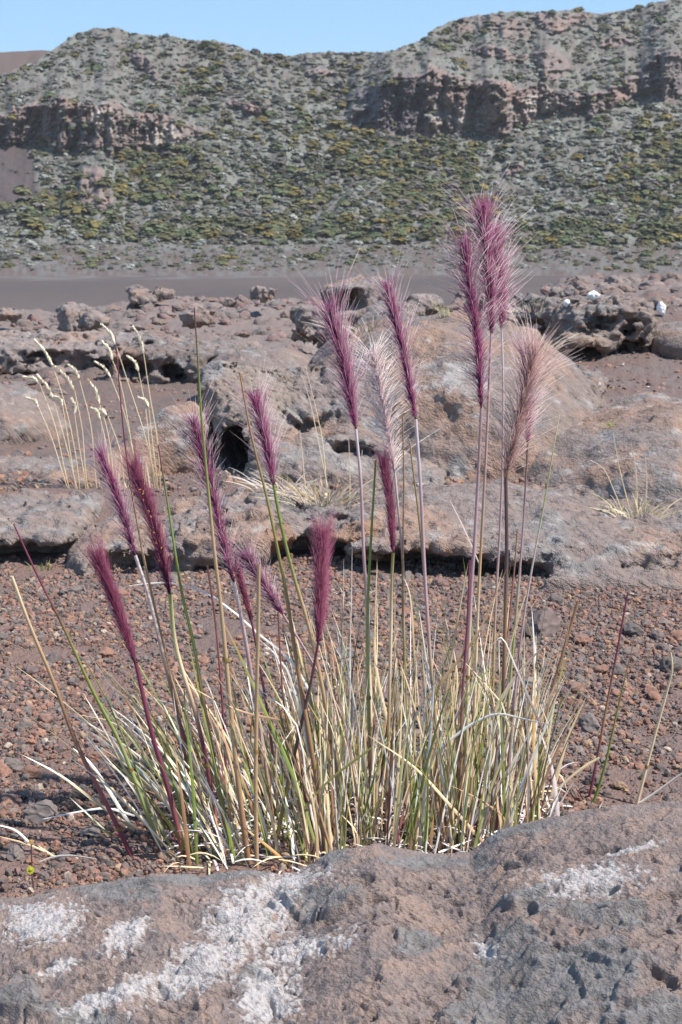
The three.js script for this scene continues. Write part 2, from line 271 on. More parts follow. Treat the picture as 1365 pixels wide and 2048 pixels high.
// the dark cinder plain
{
  const b = new MB(), N = 160, Mr = 120;
  for (let j = 0; j <= Mr; j++) for (let i = 0; i <= N; i++) {
    const d = 24 * Math.pow(1300 / 24, j / Mr), x = (i / N - 0.5) * 2 * (0.62 * d + 30), n = fbm(x * 0.02, d * 0.006, 3, 4), y = -9.75 + 0.35 * fbm(x * 0.01, d * 0.01, 9, 3);
    let c = mixc([0.07, 0.05, 0.043], [0.088, 0.063, 0.053], sstep(-0.3, 0.4, n));
    const [px, py] = sight(x, y, -d);
    c = mixc(c, [0.14, 0.128, 0.122], 0.75 * sstep(0.1, 0.4, fbm(px * 0.01, py * 0.25, 4, 3) + 0.25) * sstep(7, 2, Math.abs(py - 555 - (px - 200) * -0.012)) * sstep(900, 400, px));
    b.vert(x, y, -d, mulc(c, 1 + 0.15 * noise(x * 0.3, d * 0.1, 5)));
  }
  for (let j = 0; j < Mr; j++) for (let i = 0; i < N; i++) { const o = j * (N + 1) + i; b.quad(o, o + 1, o + N + 2, o + N + 1); }
  tag(mesh('sand_plain', b.geo(), farMat), 'flat dark grey brown cinder plain between the rubble and the rampart', 'plain', null, 'structure');
}
// ---------- the near ground: red gravel flat, hollow and rubble mound ----------
const SIDE = (x, d) => clamp((x / (0.243 * d) + 1) / 2);         // 0 at the left edge of the view, 1 at the right
const crestY = curve([[0, 612], [0.1, 618], [0.17, 604], [0.22, 588], [0.35, 592], [0.5, 600], [0.6, 608], [0.8, 612], [0.86, 575], [0.92, 562], [1, 560]]);
const rightRise = curve([[5, 0.12], [6, 0.2], [7, 0.28], [7.7, 0.37], [8.05, 0.535], [9, 0.57], [11, 0.6], [13.5, 0.62]]);
function ground(x, z) {
  const d = -z, s = SIDE(x, d);
  let y = 0.008 * fbm(x * 3, d * 3, 1, 3);
  y += 0.1 * sstep(3.9, 4.7, d);
  y -= 0.06 * sstep(0.45, 0.2, s) * sstep(4.9, 5.6, d) * sstep(9.5, 8, d);
  const crestD = 13.5, crest = EYE - (crestY(s) - HOR) / F * crestD - 0.05;
  y = lerp(y, crest, sstep(lerp(8.5, 5, sstep(0.6, 0.95, s)), crestD, d));
  if (d > crestD) y = lerp(crest, -9.4, sstep(crestD, 70, d) * 0.96 + 0.04 * sstep(crestD, 20, d));
  if (s > 0.7 && d > 5 && d < crestD) y = lerp(y, rightRise(d), sstep(0.74, 0.84, s));
  if (d > 4.4 && d < 26) y += 0.035 * fbm(x * 1.6, d * 1.6, 5, 4) * sstep(4.4, 6, d) + 0.05 * fbm(x * 0.7, d * 0.7, 15, 3) * sstep(8, 11, d);
  return y;
}
const gravelTone = (x, z) => fbm(x * 2.2, z * 1.3, 8, 3);
{
  const b = new MB(), Nc = 380, Nr = 400;
  for (let j = 0; j <= Nr; j++) for (let i = 0; i <= Nc; i++) {
    const d = j < 170 ? lerp(1.1, 4.2, j / 170) : 4.2 * Math.pow(30 / 4.2, (j - 170) / (Nr - 170)), x = (i / Nc - 0.5) * 2 * (0.33 * d + 0.25), z = -d;
    let y = ground(x, z); const n = fbm(x * 4, z * 4, 3, 4), f = fbm(x * 22, z * 22, 6, 3);
    y += 0.004 * f + (d > 4.6 ? (0.014 * ridged(x * 6, z * 6, 3, 3) + 0.012 * fbm(x * 15, z * 15, 44, 3)) * sstep(4.6, 6, d) : 0.003 * noise(x * 80, z * 80, 1)) + (d > 9 ? 0.05 * sstep(0.05, 0.5, fbm(x * 4.5, z * 4.5, 33, 3)) : 0);
    const near = mixc([0.15, 0.102, 0.087], [0.185, 0.112, 0.088], sstep(-0.4, 0.4, gravelTone(x, z))), pit = mixc([0.135, 0.098, 0.085], [0.168, 0.1, 0.078], sstep(-0.1, 0.4, n)), far = mixc([0.178, 0.14, 0.126], [0.205, 0.152, 0.132], sstep(-0.3, 0.3, n));
    let c = mixc(mixc(near, pit, sstep(4.3, 5.2, d)), far, sstep(8.6, 10.5, d));
    if (d > 12 && SIDE(x, d) > 0.3) c = mixc(c, [0.19, 0.15, 0.14], 0.4);
    const s = SIDE(x, d); if (s > 0.75 && d > 5 && d < 9) c = mixc(c, mixc([0.16, 0.098, 0.082], [0.15, 0.12, 0.108], sstep(-0.2, 0.3, n)), 0.8);
    b.vert(x, y, z, mulc(c, 1 + 0.22 * f));
  }
  for (let j = 0; j < Nr; j++) for (let i = 0; i < Nc; i++) { const o = j * (Nc + 1) + i; b.quad(o, o + 1, o + Nc + 2, o + Nc + 1); }
  var groundMesh = tag(mesh('ground', boxUV(b.geo(), 0.25), rockMat), 'red brown volcanic gravel ground rising to a rubble mound', 'ground', null, 'structure');
}
// loose stones
function stoneGeo(seed, detail, rough = 0.42, flat = 0.72) {
  const g = new THREE.IcosahedronGeometry(1, detail), p = g.attributes.position, v = new THREE.Vector3(), C = new Float32Array(p.count * 3), r = rng(seed), o = r() * 50;
  const cuts = Array.from({ length: 7 }, () => [new THREE.Vector3(r() - 0.5, r() - 0.5, r() - 0.5).normalize(), 0.55 + 0.3 * r()]);
  for (let i = 0; i < p.count; i++) {
    v.fromBufferAttribute(p, i); let k = 1; for (const [n, h] of cuts) { const t = v.dot(n); if (t * k > h) k = Math.min(k, h / t); }
    k *= 1 + rough * fbm(v.x * 2.1 + o, v.y * 2.1, v.z * 2.1 - o, 4, 0.75); const t = 1 + 0.5 * noise(v.x * 4 + o, v.y * 4, v.z * 4);
    p.setXYZ(i, v.x * k, v.y * k * flat, v.z * k * 0.9); C[3 * i] = C[3 * i + 1] = C[3 * i + 2] = t;
  }
  g.setAttribute('color', new THREE.BufferAttribute(C, 3)); g.deleteAttribute('uv'); g.computeVertexNormals(); return g;
}
const TONES = [[0.235, 0.12, 0.08], [0.095, 0.082, 0.077], [0.15, 0.094, 0.083], [0.2, 0.11, 0.08], [0.14, 0.12, 0.11], [0.25, 0.165, 0.1], [0.165, 0.122, 0.105], [0.115, 0.086, 0.08], [0.33, 0.265, 0.21]];
for (const t of TONES) for (let i = 0; i < 3; i++) t[i] = lerp(t[i], [0.165, 0.108, 0.088][i], 0.22) * 1.06;
const toneAt = (r) => r < 0.2 ? 0 : r < 0.38 ? 1 : r < 0.52 ? 2 : r < 0.65 ? 3 : r < 0.79 ? 4 : r < 0.85 ? 5 : r < 0.92 ? 6 : r < 0.985 ? 7 : 8;
{
  const G = [11, 12, 13, 14, 15].map((s) => stoneGeo(s, 3)), S = [21, 22, 23].map((s) => stoneGeo(s, 2)), R = rng(4), E = new THREE.Euler(), Q = new THREE.Quaternion(), M = new THREE.Matrix4();
  const stoneMat = new THREE.MeshStandardMaterial({ vertexColors: true, roughness: 0.95 }), toneMat = TONES.map((t) => new THREE.MeshStandardMaterial({ vertexColors: true, roughness: 0.95, color: new THREE.Color().setRGB(...t) }));
  const bare = (x, z) => { const [px, py] = sight(x, 0, z); return sstep(1.1, 0.6, ell(px, py, 1300, 1590, 130, 75) + 0.3 * noise(x * 14, z * 14, 2)); };
  // the stones that show largest, one by one
  for (let k = 0, n = 0; n < 290 && k < 4000; k++) {
    const d = 1.75 + 2.1 * Math.pow(R(), 0.8), x = (R() - 0.5) * 2 * (0.243 * d + 0.03), a = R(), bb = R(), s = (0.0075 + 0.0125 * Math.pow(R(), 2.6)) * (0.75 + 0.1 * d), t = toneAt(R()), e = [R() * 0.5, R() * 6.28, R() * 0.5];
    if (bare(x, -d) > 0.5 && a < 0.8) continue;
    const m = mesh('stone', G[n % 5], toneMat[t], groundMesh); m.position.set(x, ground(x, -d) + s * 0.32, -d); m.rotation.set(...e); m.scale.set(s * (0.9 + 0.5 * bb), s * (0.8 + 0.3 * a), s); n++;
  }
  // ones that can be named in the photograph
  for (const [px, py, w, t] of [[1180, 1445, 62, 4], [1165, 1282, 36, 0], [1265, 1262, 46, 1], [1130, 1385, 40, 2], [1265, 1440, 30, 7], [1190, 1560, 44, 1], [1240, 1572, 30, 5], [1345, 1330, 60, 1], [1150, 1375, 44, 3], [47, 1455, 34, 1], [85, 1620, 76, 4], [62, 1545, 40, 0], [30, 1700, 50, 4], [25, 1530, 50, 4], [290, 1130, 0, 1], [880, 1165, 36, 2], [765, 1155, 26, 1], [1085, 1250, 90, 7], [1340, 1600, 30, 4]]) {
    if (!w) continue; const d = EYE / Math.tan(PITCH - Math.atan((1024 - py - w * 0.2) / F)), p = at(px, py, d), s = w / F * d * 0.5, m = mesh('stone', G[(px + py) % 5], toneMat[t], groundMesh);
    m.position.set(p.x, ground(p.x, -d) + s * 0.35, -d); m.rotation.set(0.1, px, 0.05); m.scale.set(s * 1.15, s, s);
  }
  const scatter = (count, place, size, geos, lift) => geos.forEach((g, v) => {
    const recs = []; for (let k = 0; k < count / geos.length; k++) { const q = place(); if (q) recs.push(q); }
    const im = new THREE.InstancedMesh(g, stoneMat, recs.length); im.name = 'gravel'; im.castShadow = im.receiveShadow = true; tag(im, null, null, null, 'stuff');
    recs.forEach(([x, z], k) => { const s = size(), t = TONES[toneAt(R())], q = 0.85 + 0.5 * R(); E.set(R() * 6.28, R() * 6.28, R() * 6.28); M.compose(new THREE.Vector3(x, ground(x, z) + s * lift, z), Q.setFromEuler(E), new THREE.Vector3(s * (0.8 + 0.5 * R()), s, s)); im.setMatrixAt(k, M); im.setColorAt(k, new THREE.Color().setRGB(...mulc(t, q))); });
    groundMesh.add(im);
  });
  const near = (dens) => () => { const d = 1.6 + 2.45 * Math.pow(R(), 0.75), x = (R() - 0.5) * 2 * (0.243 * d + 0.4), a = R(); return a < bare(x, -d) * 0.85 || noise(x * 5, d * 5, 4) + 0.5 < R() * dens ? null : [x, -d]; };
  scatter(46000, near(0.5), () => 0.0036 + 0.0066 * Math.pow(R(), 2), S, 0.35);
  scatter(80000, near(0.4), () => 0.0016 + 0.0022 * R(), S.slice(0, 2), 0.4);
  scatter(18000, () => { const d = 4.6 + 5 * R(), x = (R() - 0.5) * 2 * (0.243 * d + 0.2); return noise(x * 1.5, d * 1.5, 9) > -0.1 - (x > 1 ? 0.5 : 0) ? [x, -d] : null; }, () => 0.0045 + 0.014 * Math.pow(R(), 4), S, 0.3);
}
// ---------- lava rocks ----------
const solids = [groundMesh];
const ellipsoid = (c, r, yaw = 0, roll = 0) => { const cy = Math.cos(yaw), sy = Math.sin(yaw), cr = Math.cos(roll), sr = Math.sin(roll); return (x, y, z) => {
  x -= c.x; y -= c.y; z -= c.z; let a = x * cy + z * sy, b = -x * sy + z * cy, e = y; const t = a * cr + e * sr; e = -a * sr + e * cr; a = t;
  const k0 = Math.hypot(a / r[0], e / r[1], b / r[2]), k1 = Math.hypot(a / (r[0] * r[0]), e / (r[1] * r[1]), b / (r[2] * r[2])); return k1 < 1e-6 ? -Math.min(...r) : k0 * (k0 - 1) / k1; }; };
const block = (c, r, round, yaw = 0, pitch = 0, roll = 0) => { const m = new THREE.Matrix4().makeRotationFromEuler(new THREE.Euler(pitch, yaw, roll)).invert(), e = m.elements; return (x, y, z) => {
  x -= c.x; y -= c.y; z -= c.z; const a = Math.abs(e[0] * x + e[4] * y + e[8] * z) - r[0] + round, b = Math.abs(e[1] * x + e[5] * y + e[9] * z) - r[1] + round, d = Math.abs(e[2] * x + e[6] * y + e[10] * z) - r[2] + round;
  return Math.hypot(Math.max(a, 0), Math.max(b, 0), Math.max(d, 0)) + Math.min(Math.max(a, b, d), 0) - round; }; };
const cone = (p, q, r1, r2) => { const v = q.clone().sub(p), L2 = v.lengthSq(); return (x, y, z) => { const t = clamp(((x - p.x) * v.x + (y - p.y) * v.y + (z - p.z) * v.z) / L2); return Math.hypot(x - p.x - v.x * t, y - p.y - v.y * t, z - p.z - v.z * t) - lerp(r1, r2, t); }; };
const join = (k, ...f) => (x, y, z) => { let d = f[0](x, y, z); for (let i = 1; i < f.length; i++) d = smin(d, f[i](x, y, z), k); return d; };
const hit = (f, px, py) => { for (let d = 4.2; d < 12; d += 0.01) { const p = at(px, py, d); if (f(p.x, p.y, p.z) < 0) return d; } return 5; };
const carve = (f, k, ...h) => (x, y, z) => { let d = f(x, y, z); for (const g of h) d = smax(d, -g(x, y, z), k); return d; };
const relief = {
  smooth: (x, y, z) => 0.085 * fbm(x * 2.8, y * 2.8, z * 2.8, 3) + 0.014 * ridged(x * 5, y * 6, z * 5, 2) + 0.02 * fbm(x * 17, y * 19, z * 17, 4, 0.62),
  slab: (x, y, z) => 0.05 * fbm(x * 3.4, y * 4, z * 4, 3) + 0.014 * ridged(x * 9, y * 11, z * 9, 2) + 0.03 * fbm(x * 22, y * 26, z * 22, 4, 0.7),
  rough: (x, y, z) => 0.07 * fbm(x * 4, y * 5, z * 4, 3) + 0.035 * ridged(x * 10, y * 14, z * 10, 2) + 0.03 * fbm(x * 26, y * 28, z * 26, 4, 0.65),
};
const pits = (x, y, z, f, depth) => { const v = 0.35 * noise(x * f * 0.8, y * f * 0.8, z * f * 0.8), v2 = 0.3 * noise(x * f * 2, y * f * 2, z * f * 2 + 5); x += (v + v2) / f; y += (v - v2) / f; z -= (v2) / f; const w = worley(x * f, y * f, z * f); return depth * sstep(0.3 + 0.25 * w.id, 0.12, w.f1) * (0.2 + 0.8 * w.id); };
// what the rock surface is: grey brown crust, orange weathering, pale lichen
function rockColour(o) {
  const base = o.base ?? [0.19, 0.146, 0.128], warm = o.warm ?? [0.238, 0.155, 0.116], grey = o.grey ?? [0.158, 0.14, 0.132], lichen = [0.37, 0.335, 0.312], s = o.seed ?? 0;
  return (x, y, z) => {
    const n = fbm(x * 3 + s, y * 4, z * 3, 4), m = fbm(x * 9, y * 12 + s, z * 9, 4), f = fbm(x * 45, y * 45, z * 45 + s, 3, 0.65), st = fbm(x * 16, y * 40, z * 16 - s, 3, 0.6);
    let c = mixc(base, warm, sstep(0.02, 0.38, n + 0.35 * m + (o.warmth ?? 0)));
    c = mixc(c, grey, sstep(0.05, 0.4, m - 0.4 * n + (o.greyness ?? 0)));
    c = mixc(c, lichen, 0.7 * (o.lichen ?? 0.5) * sstep(0.12, 0.42, st + 0.5 * m + (o.lichenAt ? o.lichenAt(x, y, z) : 0)));
    if (o.extra) c = o.extra(c, x, y, z, n, m, f);
    return mulc(c, 1.12 * (1 + 0.38 * f + 0.12 * m));
  };
}
function rock(name, label, lo, hi, cell, body, kind, colour, extra, uv = 0.22) {
  const amp = { smooth: 0.09, slab: 0.075, rough: 0.1 }[kind] + (extra ? 0.03 : 0), d = relief[kind];
  const g = surface(lo, hi, cell * 1.22, body, extra ? (x, y, z) => body(x, y, z) + d(x, y, z) + extra(x, y, z) : (x, y, z) => body(x, y, z) + d(x, y, z), amp, colour);
  boxUV(g, uv);
  const c = [(lo[0] + hi[0]) / 2, lo[1], (lo[2] + hi[2]) / 2]; g.translate(-c[0], -c[1], -c[2]);
  const m = mesh(name, g, rockMat); m.position.set(...c); m.updateMatrixWorld(); solids.push(m); return tag(m, label, 'rock');
}
const boxOf = (c, r, pad = 0.12) => [[c.x - r[0] - pad, Math.max(-0.12, c.y - r[1] - pad), c.z - r[2] - pad], [c.x + r[0] + pad, c.y + r[1] + pad, c.z + r[2] + pad]];
const V3 = (x, y, z) => new THREE.Vector3(x, y, z);
{
  // the low ledge across the picture behind the gravel
  let c = V3(px2x(-10, 4.2), 0.035, -4.28), r = [0.29, 0.075, 0.34];
  rock('lava_ledge', 'flat grey brown lava slab at the left edge behind the red gravel', ...boxOf(c, r), 0.007, carve(block(c, r, 0.05), 0.03, ellipsoid(V3(px2x(60, 3.9), 0.01, -3.92), [0.3, 0.05, 0.17])), 'slab', rockColour({ seed: 3, greyness: 0.05, lichen: 0.4 }));
  c = V3(px2x(268, 4.1), 0.0, -4.12); r = [0.215, 0.115, 0.3];
  rock('lava_ledge', 'rounded brown lump of lava with dark undercut, left of the plume stalks on the ledge', ...boxOf(c, r), 0.0062, carve(ellipsoid(c, r), 0.02, ellipsoid(V3(px2x(290, 3.85), 0.0, -3.84), [0.18, 0.058, 0.13], 0, -0.12)), 'slab', rockColour({ seed: 9, warmth: 0.12, lichen: 0.45 }));
  c = V3(px2x(545, 4.2), 0.03, -4.25); r = [0.33, 0.09, 0.34];
  rock('lava_ledge', 'crumbly brown lava ledge with rusty front and dark hollow below, under the cave boulder', ...boxOf(c, r), 0.0062, carve(block(c, r, 0.06, 0, 0.03), 0.025, ellipsoid(V3(px2x(670, 3.9), 0.015, -3.9), [0.2, 0.062, 0.24]), ellipsoid(V3(px2x(460, 3.9), 0.0, -3.85), [0.12, 0.045, 0.14])), 'rough', rockColour({ seed: 14, greyness: 0.05, extra: (k, x, y, z, n, m) => mixc(k, [0.25, 0.14, 0.085], 0.8 * sstep(0, 0.3, sstep(-4.08, -3.96, z) * sstep(px2x(500, 4), px2x(580, 4), x) - 0.3 + m)) }), (x, y, z) => pits(x, y, z, 48, 0.008) - 0.015);
  c = V3(px2x(1105, 4.2), 0.025, -4.28); r = [0.63, 0.085, 0.48];
  rock('lava_ledge', 'broad smooth lava slab with dark undercut front, on the right behind the gravel', ...boxOf(c, r), 0.0075, carve(join(0.06, block(c, r, 0.07, 0, 0.035), ellipsoid(V3(px2x(930, 4.3), 0.06, -4.3), [0.4, 0.09, 0.42]), ellipsoid(V3(px2x(1230, 3.9), -0.03, -3.95), [0.5, 0.1, 0.36]), ellipsoid(V3(px2x(880, 3.95), 0.03, -4.0), [0.13, 0.07, 0.22])), 0.03, ellipsoid(V3(px2x(820, 3.8), 0.012, -3.8), [0.27, 0.062, 0.24]), ellipsoid(V3(px2x(1010, 3.75), 0.005, -3.78), [0.13, 0.036, 0.16]), ellipsoid(V3(px2x(1335, 3.8), 0.05, -3.66), [0.13, 0.016, 0.12])), 'slab', rockColour({ seed: 22, warmth: 0.04, lichen: 0.6 }));
  // sloping slab and the boulder with the cave
  const p = at(70, 1050, 4.8), q = at(362, 945, 5.3);
  rock('lava_slab', 'orange brown lava slab sloping up from the left to the cave boulder', [p.x - 0.15, -0.1, -5.7], [q.x + 0.2, 0.5, -4.4], 0.007, cone(p.setY(0.02), q.setY(0.12), 0.08, 0.185), 'smooth', rockColour({ seed: 31, warmth: 0.3, lichen: 0.8, lichenAt: (x, y) => sstep(0.12, 0.3, y) * 0.25 - 0.1 }));
  const a = V3(px2x(565, 5.2), 0.2, -5.2), b = V3(px2x(760, 5.1), 0.14, -5.12);
  const cave = join(0.07, block(V3(px2x(585, 5.25), 0.13, -5.28), [0.28, 0.2, 0.43], 0.09, 0.28, 0.42, -0.08), block(V3(px2x(775, 5.1), 0.07, -5.15), [0.29, 0.18, 0.4], 0.09, -0.22, 0.38, -0.14), block(V3(px2x(700, 5.5), 0.14, -5.6), [0.36, 0.18, 0.35], 0.12, 0, 0.3, 0.05)), into = (px, py, more) => at(px, py, hit(cave, px, py) + more);
  rock('lava_boulder', 'grey brown boulder with honeycomb pits and a black cave at its left end', [a.x - 0.42, -0.06, -5.85], [b.x + 0.42, 0.66, -4.5], 0.0065,
    carve(cave, 0.02, ellipsoid(into(474, 905, 0.12), [0.092, 0.11, 0.36], 0.12, 0.1), ellipsoid(into(598, 700, 0.03), [0.06, 0.06, 0.12]), block(into(890, 955, 0.04), [0.024, 0.12, 0.12], 0.015, 0, 0, -0.5), ellipsoid(into(668, 838, 0.02), [0.018, 0.06, 0.09], 0, -0.7), ellipsoid(into(636, 745, 0.02), [0.03, 0.02, 0.08], 0, -0.2), ellipsoid(into(592, 845, 0.01), [0.06, 0.011, 0.07], 0, -0.7), ellipsoid(into(705, 900, 0.02), [0.08, 0.016, 0.08], 0, -0.1), ellipsoid(into(770, 800, 0.01), [0.05, 0.012, 0.06], 0, -0.3)),
    'smooth', rockColour({ seed: 40, greyness: 0.12, grey: [0.19, 0.168, 0.156], extra: (k, x, y, z, n, m) => { const [px, py] = sight(x, y, z); return mixc(k, [0.23, 0.18, 0.143], 0.6 * sstep(1.1, 0.5, ell(px, py, 500, 800, 110, 110, -0.7) + 0.5 * m)); } }),
    (x, y, z) => { const [px, py] = sight(x, y, z), w = sstep(1.25, 0.6, ell(px, py, 520, 800, 170, 110, -0.6) + 0.5 * noise(x * 9, y * 9, z * 9)); return (w > 0.02 ? w * (pits(x, y, z, 34, 0.03) + pits(x + 3, y, z, 62, 0.014)) : 0) + (1 - w) * pits(x, y, z, 26, 0.009) + 0.012 * ridged(x * 14, y * 20, z * 14, 2) - 0.015; });
  // the big smooth dome, the gully and the slab right of it
  c = V3(px2x(905, 6.0), 0.04, -6.05); r = [0.7, 0.575, 1.16];
  rock('lava_dome', 'big smooth orange brown dome of lava behind the plumes at the centre', [c.x - 0.85, -0.06, c.z - 1.25], [c.x + 0.85, 0.75, c.z + 1.25], 0.0085, join(0.12, ellipsoid(c, r, 0, -0.06), ellipsoid(V3(px2x(760, 6), 0.2, -6.1), [0.35, 0.36, 0.6])), 'smooth', rockColour({ seed: 52, warmth: 0.16, lichen: 0.75, lichenAt: (x, y, z) => { const [px, py] = sight(x, y, z); return 0.42 * sstep(1.1, 0.2, ell(px, py, 900, 760, 130, 70)) - 0.12; } }), (x, y, z) => pits(x, y, z, 20, 0.012) - 0.004);
  c = V3(px2x(1345, 5.2), 0.0, -5.25); r = [0.6, 0.34, 0.95];
  rock('lava_slab', 'broad orange and grey lava slab rising at the right edge behind the ledge', [c.x - 0.75, -0.06, c.z - 1.1], [c.x + 0.75, 0.5, c.z + 1.1], 0.0085, ellipsoid(c, r, 0.2), 'smooth', rockColour({ seed: 61, warmth: 0.2, lichen: 0.75 }), (x, y, z) => pits(x, y, z, 18, 0.01) - 0.004);
  // cracked outcrop below the white stones
  c = at(1198, 668, 7.75); r = [0.235, 0.18, 0.34];
  rock('lava_outcrop', 'cracked brown outcrop with dark gaps below the white stones at the right', ...boxOf(c, r, 0.1), 0.0075, carve(join(0.03, block(c, r, 0.1, 0.2), ellipsoid(at(1165, 690, 7.45), [0.17, 0.1, 0.2]), ellipsoid(at(1240, 620, 7.7), [0.13, 0.07, 0.3])), 0.015, ellipsoid(at(1133, 651, 7.34), [0.07, 0.016, 0.12], 0, 0.05), ellipsoid(at(1210, 650, 7.36), [0.07, 0.018, 0.12], 0, -0.15), ellipsoid(at(1262, 662, 7.42), [0.045, 0.026, 0.14]), ellipsoid(at(1268, 692, 7.44), [0.04, 0.022, 0.12]), ellipsoid(at(1185, 712, 7.3), [0.07, 0.012, 0.12], 0, -0.2)), 'rough', rockColour({ seed: 70, base: [0.19, 0.147, 0.126], warm: [0.23, 0.158, 0.116] }), (x, y, z) => 0.02 * ridged(x * 6, y * 26, z * 6, 2));
  c = at(1150, 772, 6.7); r = [0.17, 0.1, 0.22];
  rock('lava_rock', 'low crumbly grey rock in front of the cracked outcrop', ...boxOf(c, r), 0.0075, ellipsoid(c, r), 'rough', rockColour({ seed: 75, greyness: 0.25 }), (x, y, z) => pits(x, y, z, 30, 0.012) - 0.01);
  c = at(1352, 690, 7.7); r = [0.22, 0.13, 0.35];
  rock('lava_rock', 'low smooth brown rock at the right edge below the white stones', ...boxOf(c, r), 0.009, ellipsoid(c, r), 'smooth', rockColour({ seed: 79 }));
  // left side of the hollow
  c = V3(px2x(10, 6.5), 0.04, -6.6); r = [0.29, 0.22, 0.42];
  rock('lava_boulder', 'rounded brown boulder at the left edge beside the hollow', ...boxOf(c, r), 0.0085, ellipsoid(c, r), 'smooth', rockColour({ seed: 84, warmth: 0.05 }));
  c = V3(px2x(60, 5.5), 0.0, -5.55); r = [0.36, 0.085, 0.25];
  rock('lava_slab', 'low grey slab at the left edge in front of the hollow', ...boxOf(c, r), 0.0075, carve(ellipsoid(c, r), 0.02, ellipsoid(V3(px2x(60, 5.3), 0.02, -5.33), [0.2, 0.02, 0.06])), 'slab', rockColour({ seed: 88, greyness: 0.1 }));
  c = V3(px2x(80, 9.3), 0.16, -9.7); r = [0.68, 0.17, 0.6];
  rock('lava_ledge', 'long pale brown ledge at the far left side of the hollow', ...boxOf(c, r, 0.1), 0.0115, carve(block(c, r, 0.1, 0.05, 0.04), 0.02, ellipsoid(V3(px2x(150, 9.1), 0.18, -9.1), [0.35, 0.035, 0.14], 0, -0.1), ellipsoid(V3(px2x(40, 9.1), 0.06, -9.1), [0.5, 0.03, 0.16], 0, 0.05)), 'rough', rockColour({ seed: 93, base: [0.225, 0.178, 0.16] }), (x, y, z) => 0.03 * ridged(x * 2, y * 16, z * 2, 2));
  c = V3(px2x(365, 9.0), 0.17, -9.25); r = [0.42, 0.16, 0.5];
  rock('lava_ledge', 'grey broken ledge with black hollows along its foot, behind the dry grass', ...boxOf(c, r, 0.1), 0.0105, carve(block(c, r, 0.09, -0.08), 0.02, ellipsoid(at(268, 738, 8.75), [0.1, 0.05, 0.2]), ellipsoid(at(345, 748, 8.75), [0.07, 0.04, 0.16]), ellipsoid(at(432, 738, 8.75), [0.05, 0.05, 0.18], 0, 0.5), ellipsoid(at(300, 690, 8.75), [0.14, 0.014, 0.14], 0, 0.1)), 'rough', rockColour({ seed: 97, greyness: 0.15 }), (x, y, z) => pits(x, y, z, 12, 0.03) + 0.02 * ridged(x * 5, y * 12, z * 5, 2));
  c = V3(px2x(520, 7.6), 0.16, -7.9); r = [0.34, 0.22, 0.5];
  rock('lava_rock', 'brown rock rising behind the cave boulder on its left', ...boxOf(c, r, 0.1), 0.0095, ellipsoid(c, r), 'smooth', rockColour({ seed: 101 }));
  // rocks along the crest
  c = at(714, 600, 9.3); r = [0.175, 0.13, 0.22];
  rock('lava_boulder', 'pale boulder on the crest with a black overhang on its left face', ...boxOf(c, r, 0.1), 0.0075, carve(block(c, r, 0.07, 0.5, 0, 0.25), 0.012, block(at(694, 606, 9.1), [0.11, 0.055, 0.2], 0.02, 0.45, 0.1, 0.28)), 'slab', rockColour({ seed: 110, base: [0.23, 0.185, 0.165] }));
  [[848, 603, 9.4, 42, 18, 'flat pale rock on the crest right of the boulder with the black overhang'], [925, 612, 9.2, 40, 20, 'brown rock on the crest behind the tallest plumes'], [1078, 612, 8.6, 48, 24, 'grey lumpy rock on the crest left of the white stones'], [150, 628, 11, 34, 22, 'pale angular rock at the left end of the crest'], [186, 634, 10.6, 30, 14, 'flat pale rock beside the pale angular rock on the left crest'], [283, 584, 12.5, 28, 13, 'humped brown rock where the crest rises on the left'], [515, 582, 12.2, 17, 13, 'small rounded rock standing on the crest left of the centre'], [540, 586, 12, 20, 10, 'flat pale rock on the crest beside the small rounded rock'], [20, 622, 11.5, 34, 14, 'brown rock at the left edge of the crest'], [330, 585, 12.6, 22, 9, 'low rock on the crest right of the humped brown rock'], [395, 632, 9.8, 30, 12, 'dark edged flat rock in the rubble above the dry grass'], [1258, 572, 11.5, 40, 14, 'pale bump of rock on the right crest'], [1217, 556, 12.2, 12, 8, 'small dark rock on top of the right crest'], [1245, 610, 8.2, 60, 18, 'flat brown rock between the white stones'], [640, 640, 8.4, 55, 28, 'grey brown rock left of the first tall plume'], [780, 640, 7.9, 60, 26, 'grey rock with pale scrub behind the pale plume']].forEach(([px, py, d, w, h, label], k) => {
    const e = at(px, py + h * 0.45, d), s = d / F, q = [w * s, h * s * 1.25, w * s * 0.9];
    rock('lava_rock', label, ...boxOf(e, q, 0.06), Math.max(0.006, d * 0.00085), (k % 4 ? block(e, q, Math.min(...q) * 0.4, k * 0.7, 0.2 * Math.sin(k * 3), 0.25 * Math.sin(k * 2)) : ellipsoid(e, q, k)), k % 3 ? 'rough' : 'slab', rockColour({ seed: 120 + k, base: k === 12 ? [0.09, 0.08, 0.08] : [0.215, 0.172, 0.155], greyness: k === 2 || k === 15 ? 0.3 : 0 }), (x, y, z) => 0.5 * relief.slab(x * 2, y * 2, z * 2));
  });
}
const caster = new THREE.Raycaster();
function onRock(px, py) { const p = at(px, py, 5), o = V3(0, EYE, 0); caster.set(o, p.sub(o).normalize()); const h = caster.intersectObjects(solids, false)[0]; return h ? h.point : at(px, py, 6); }
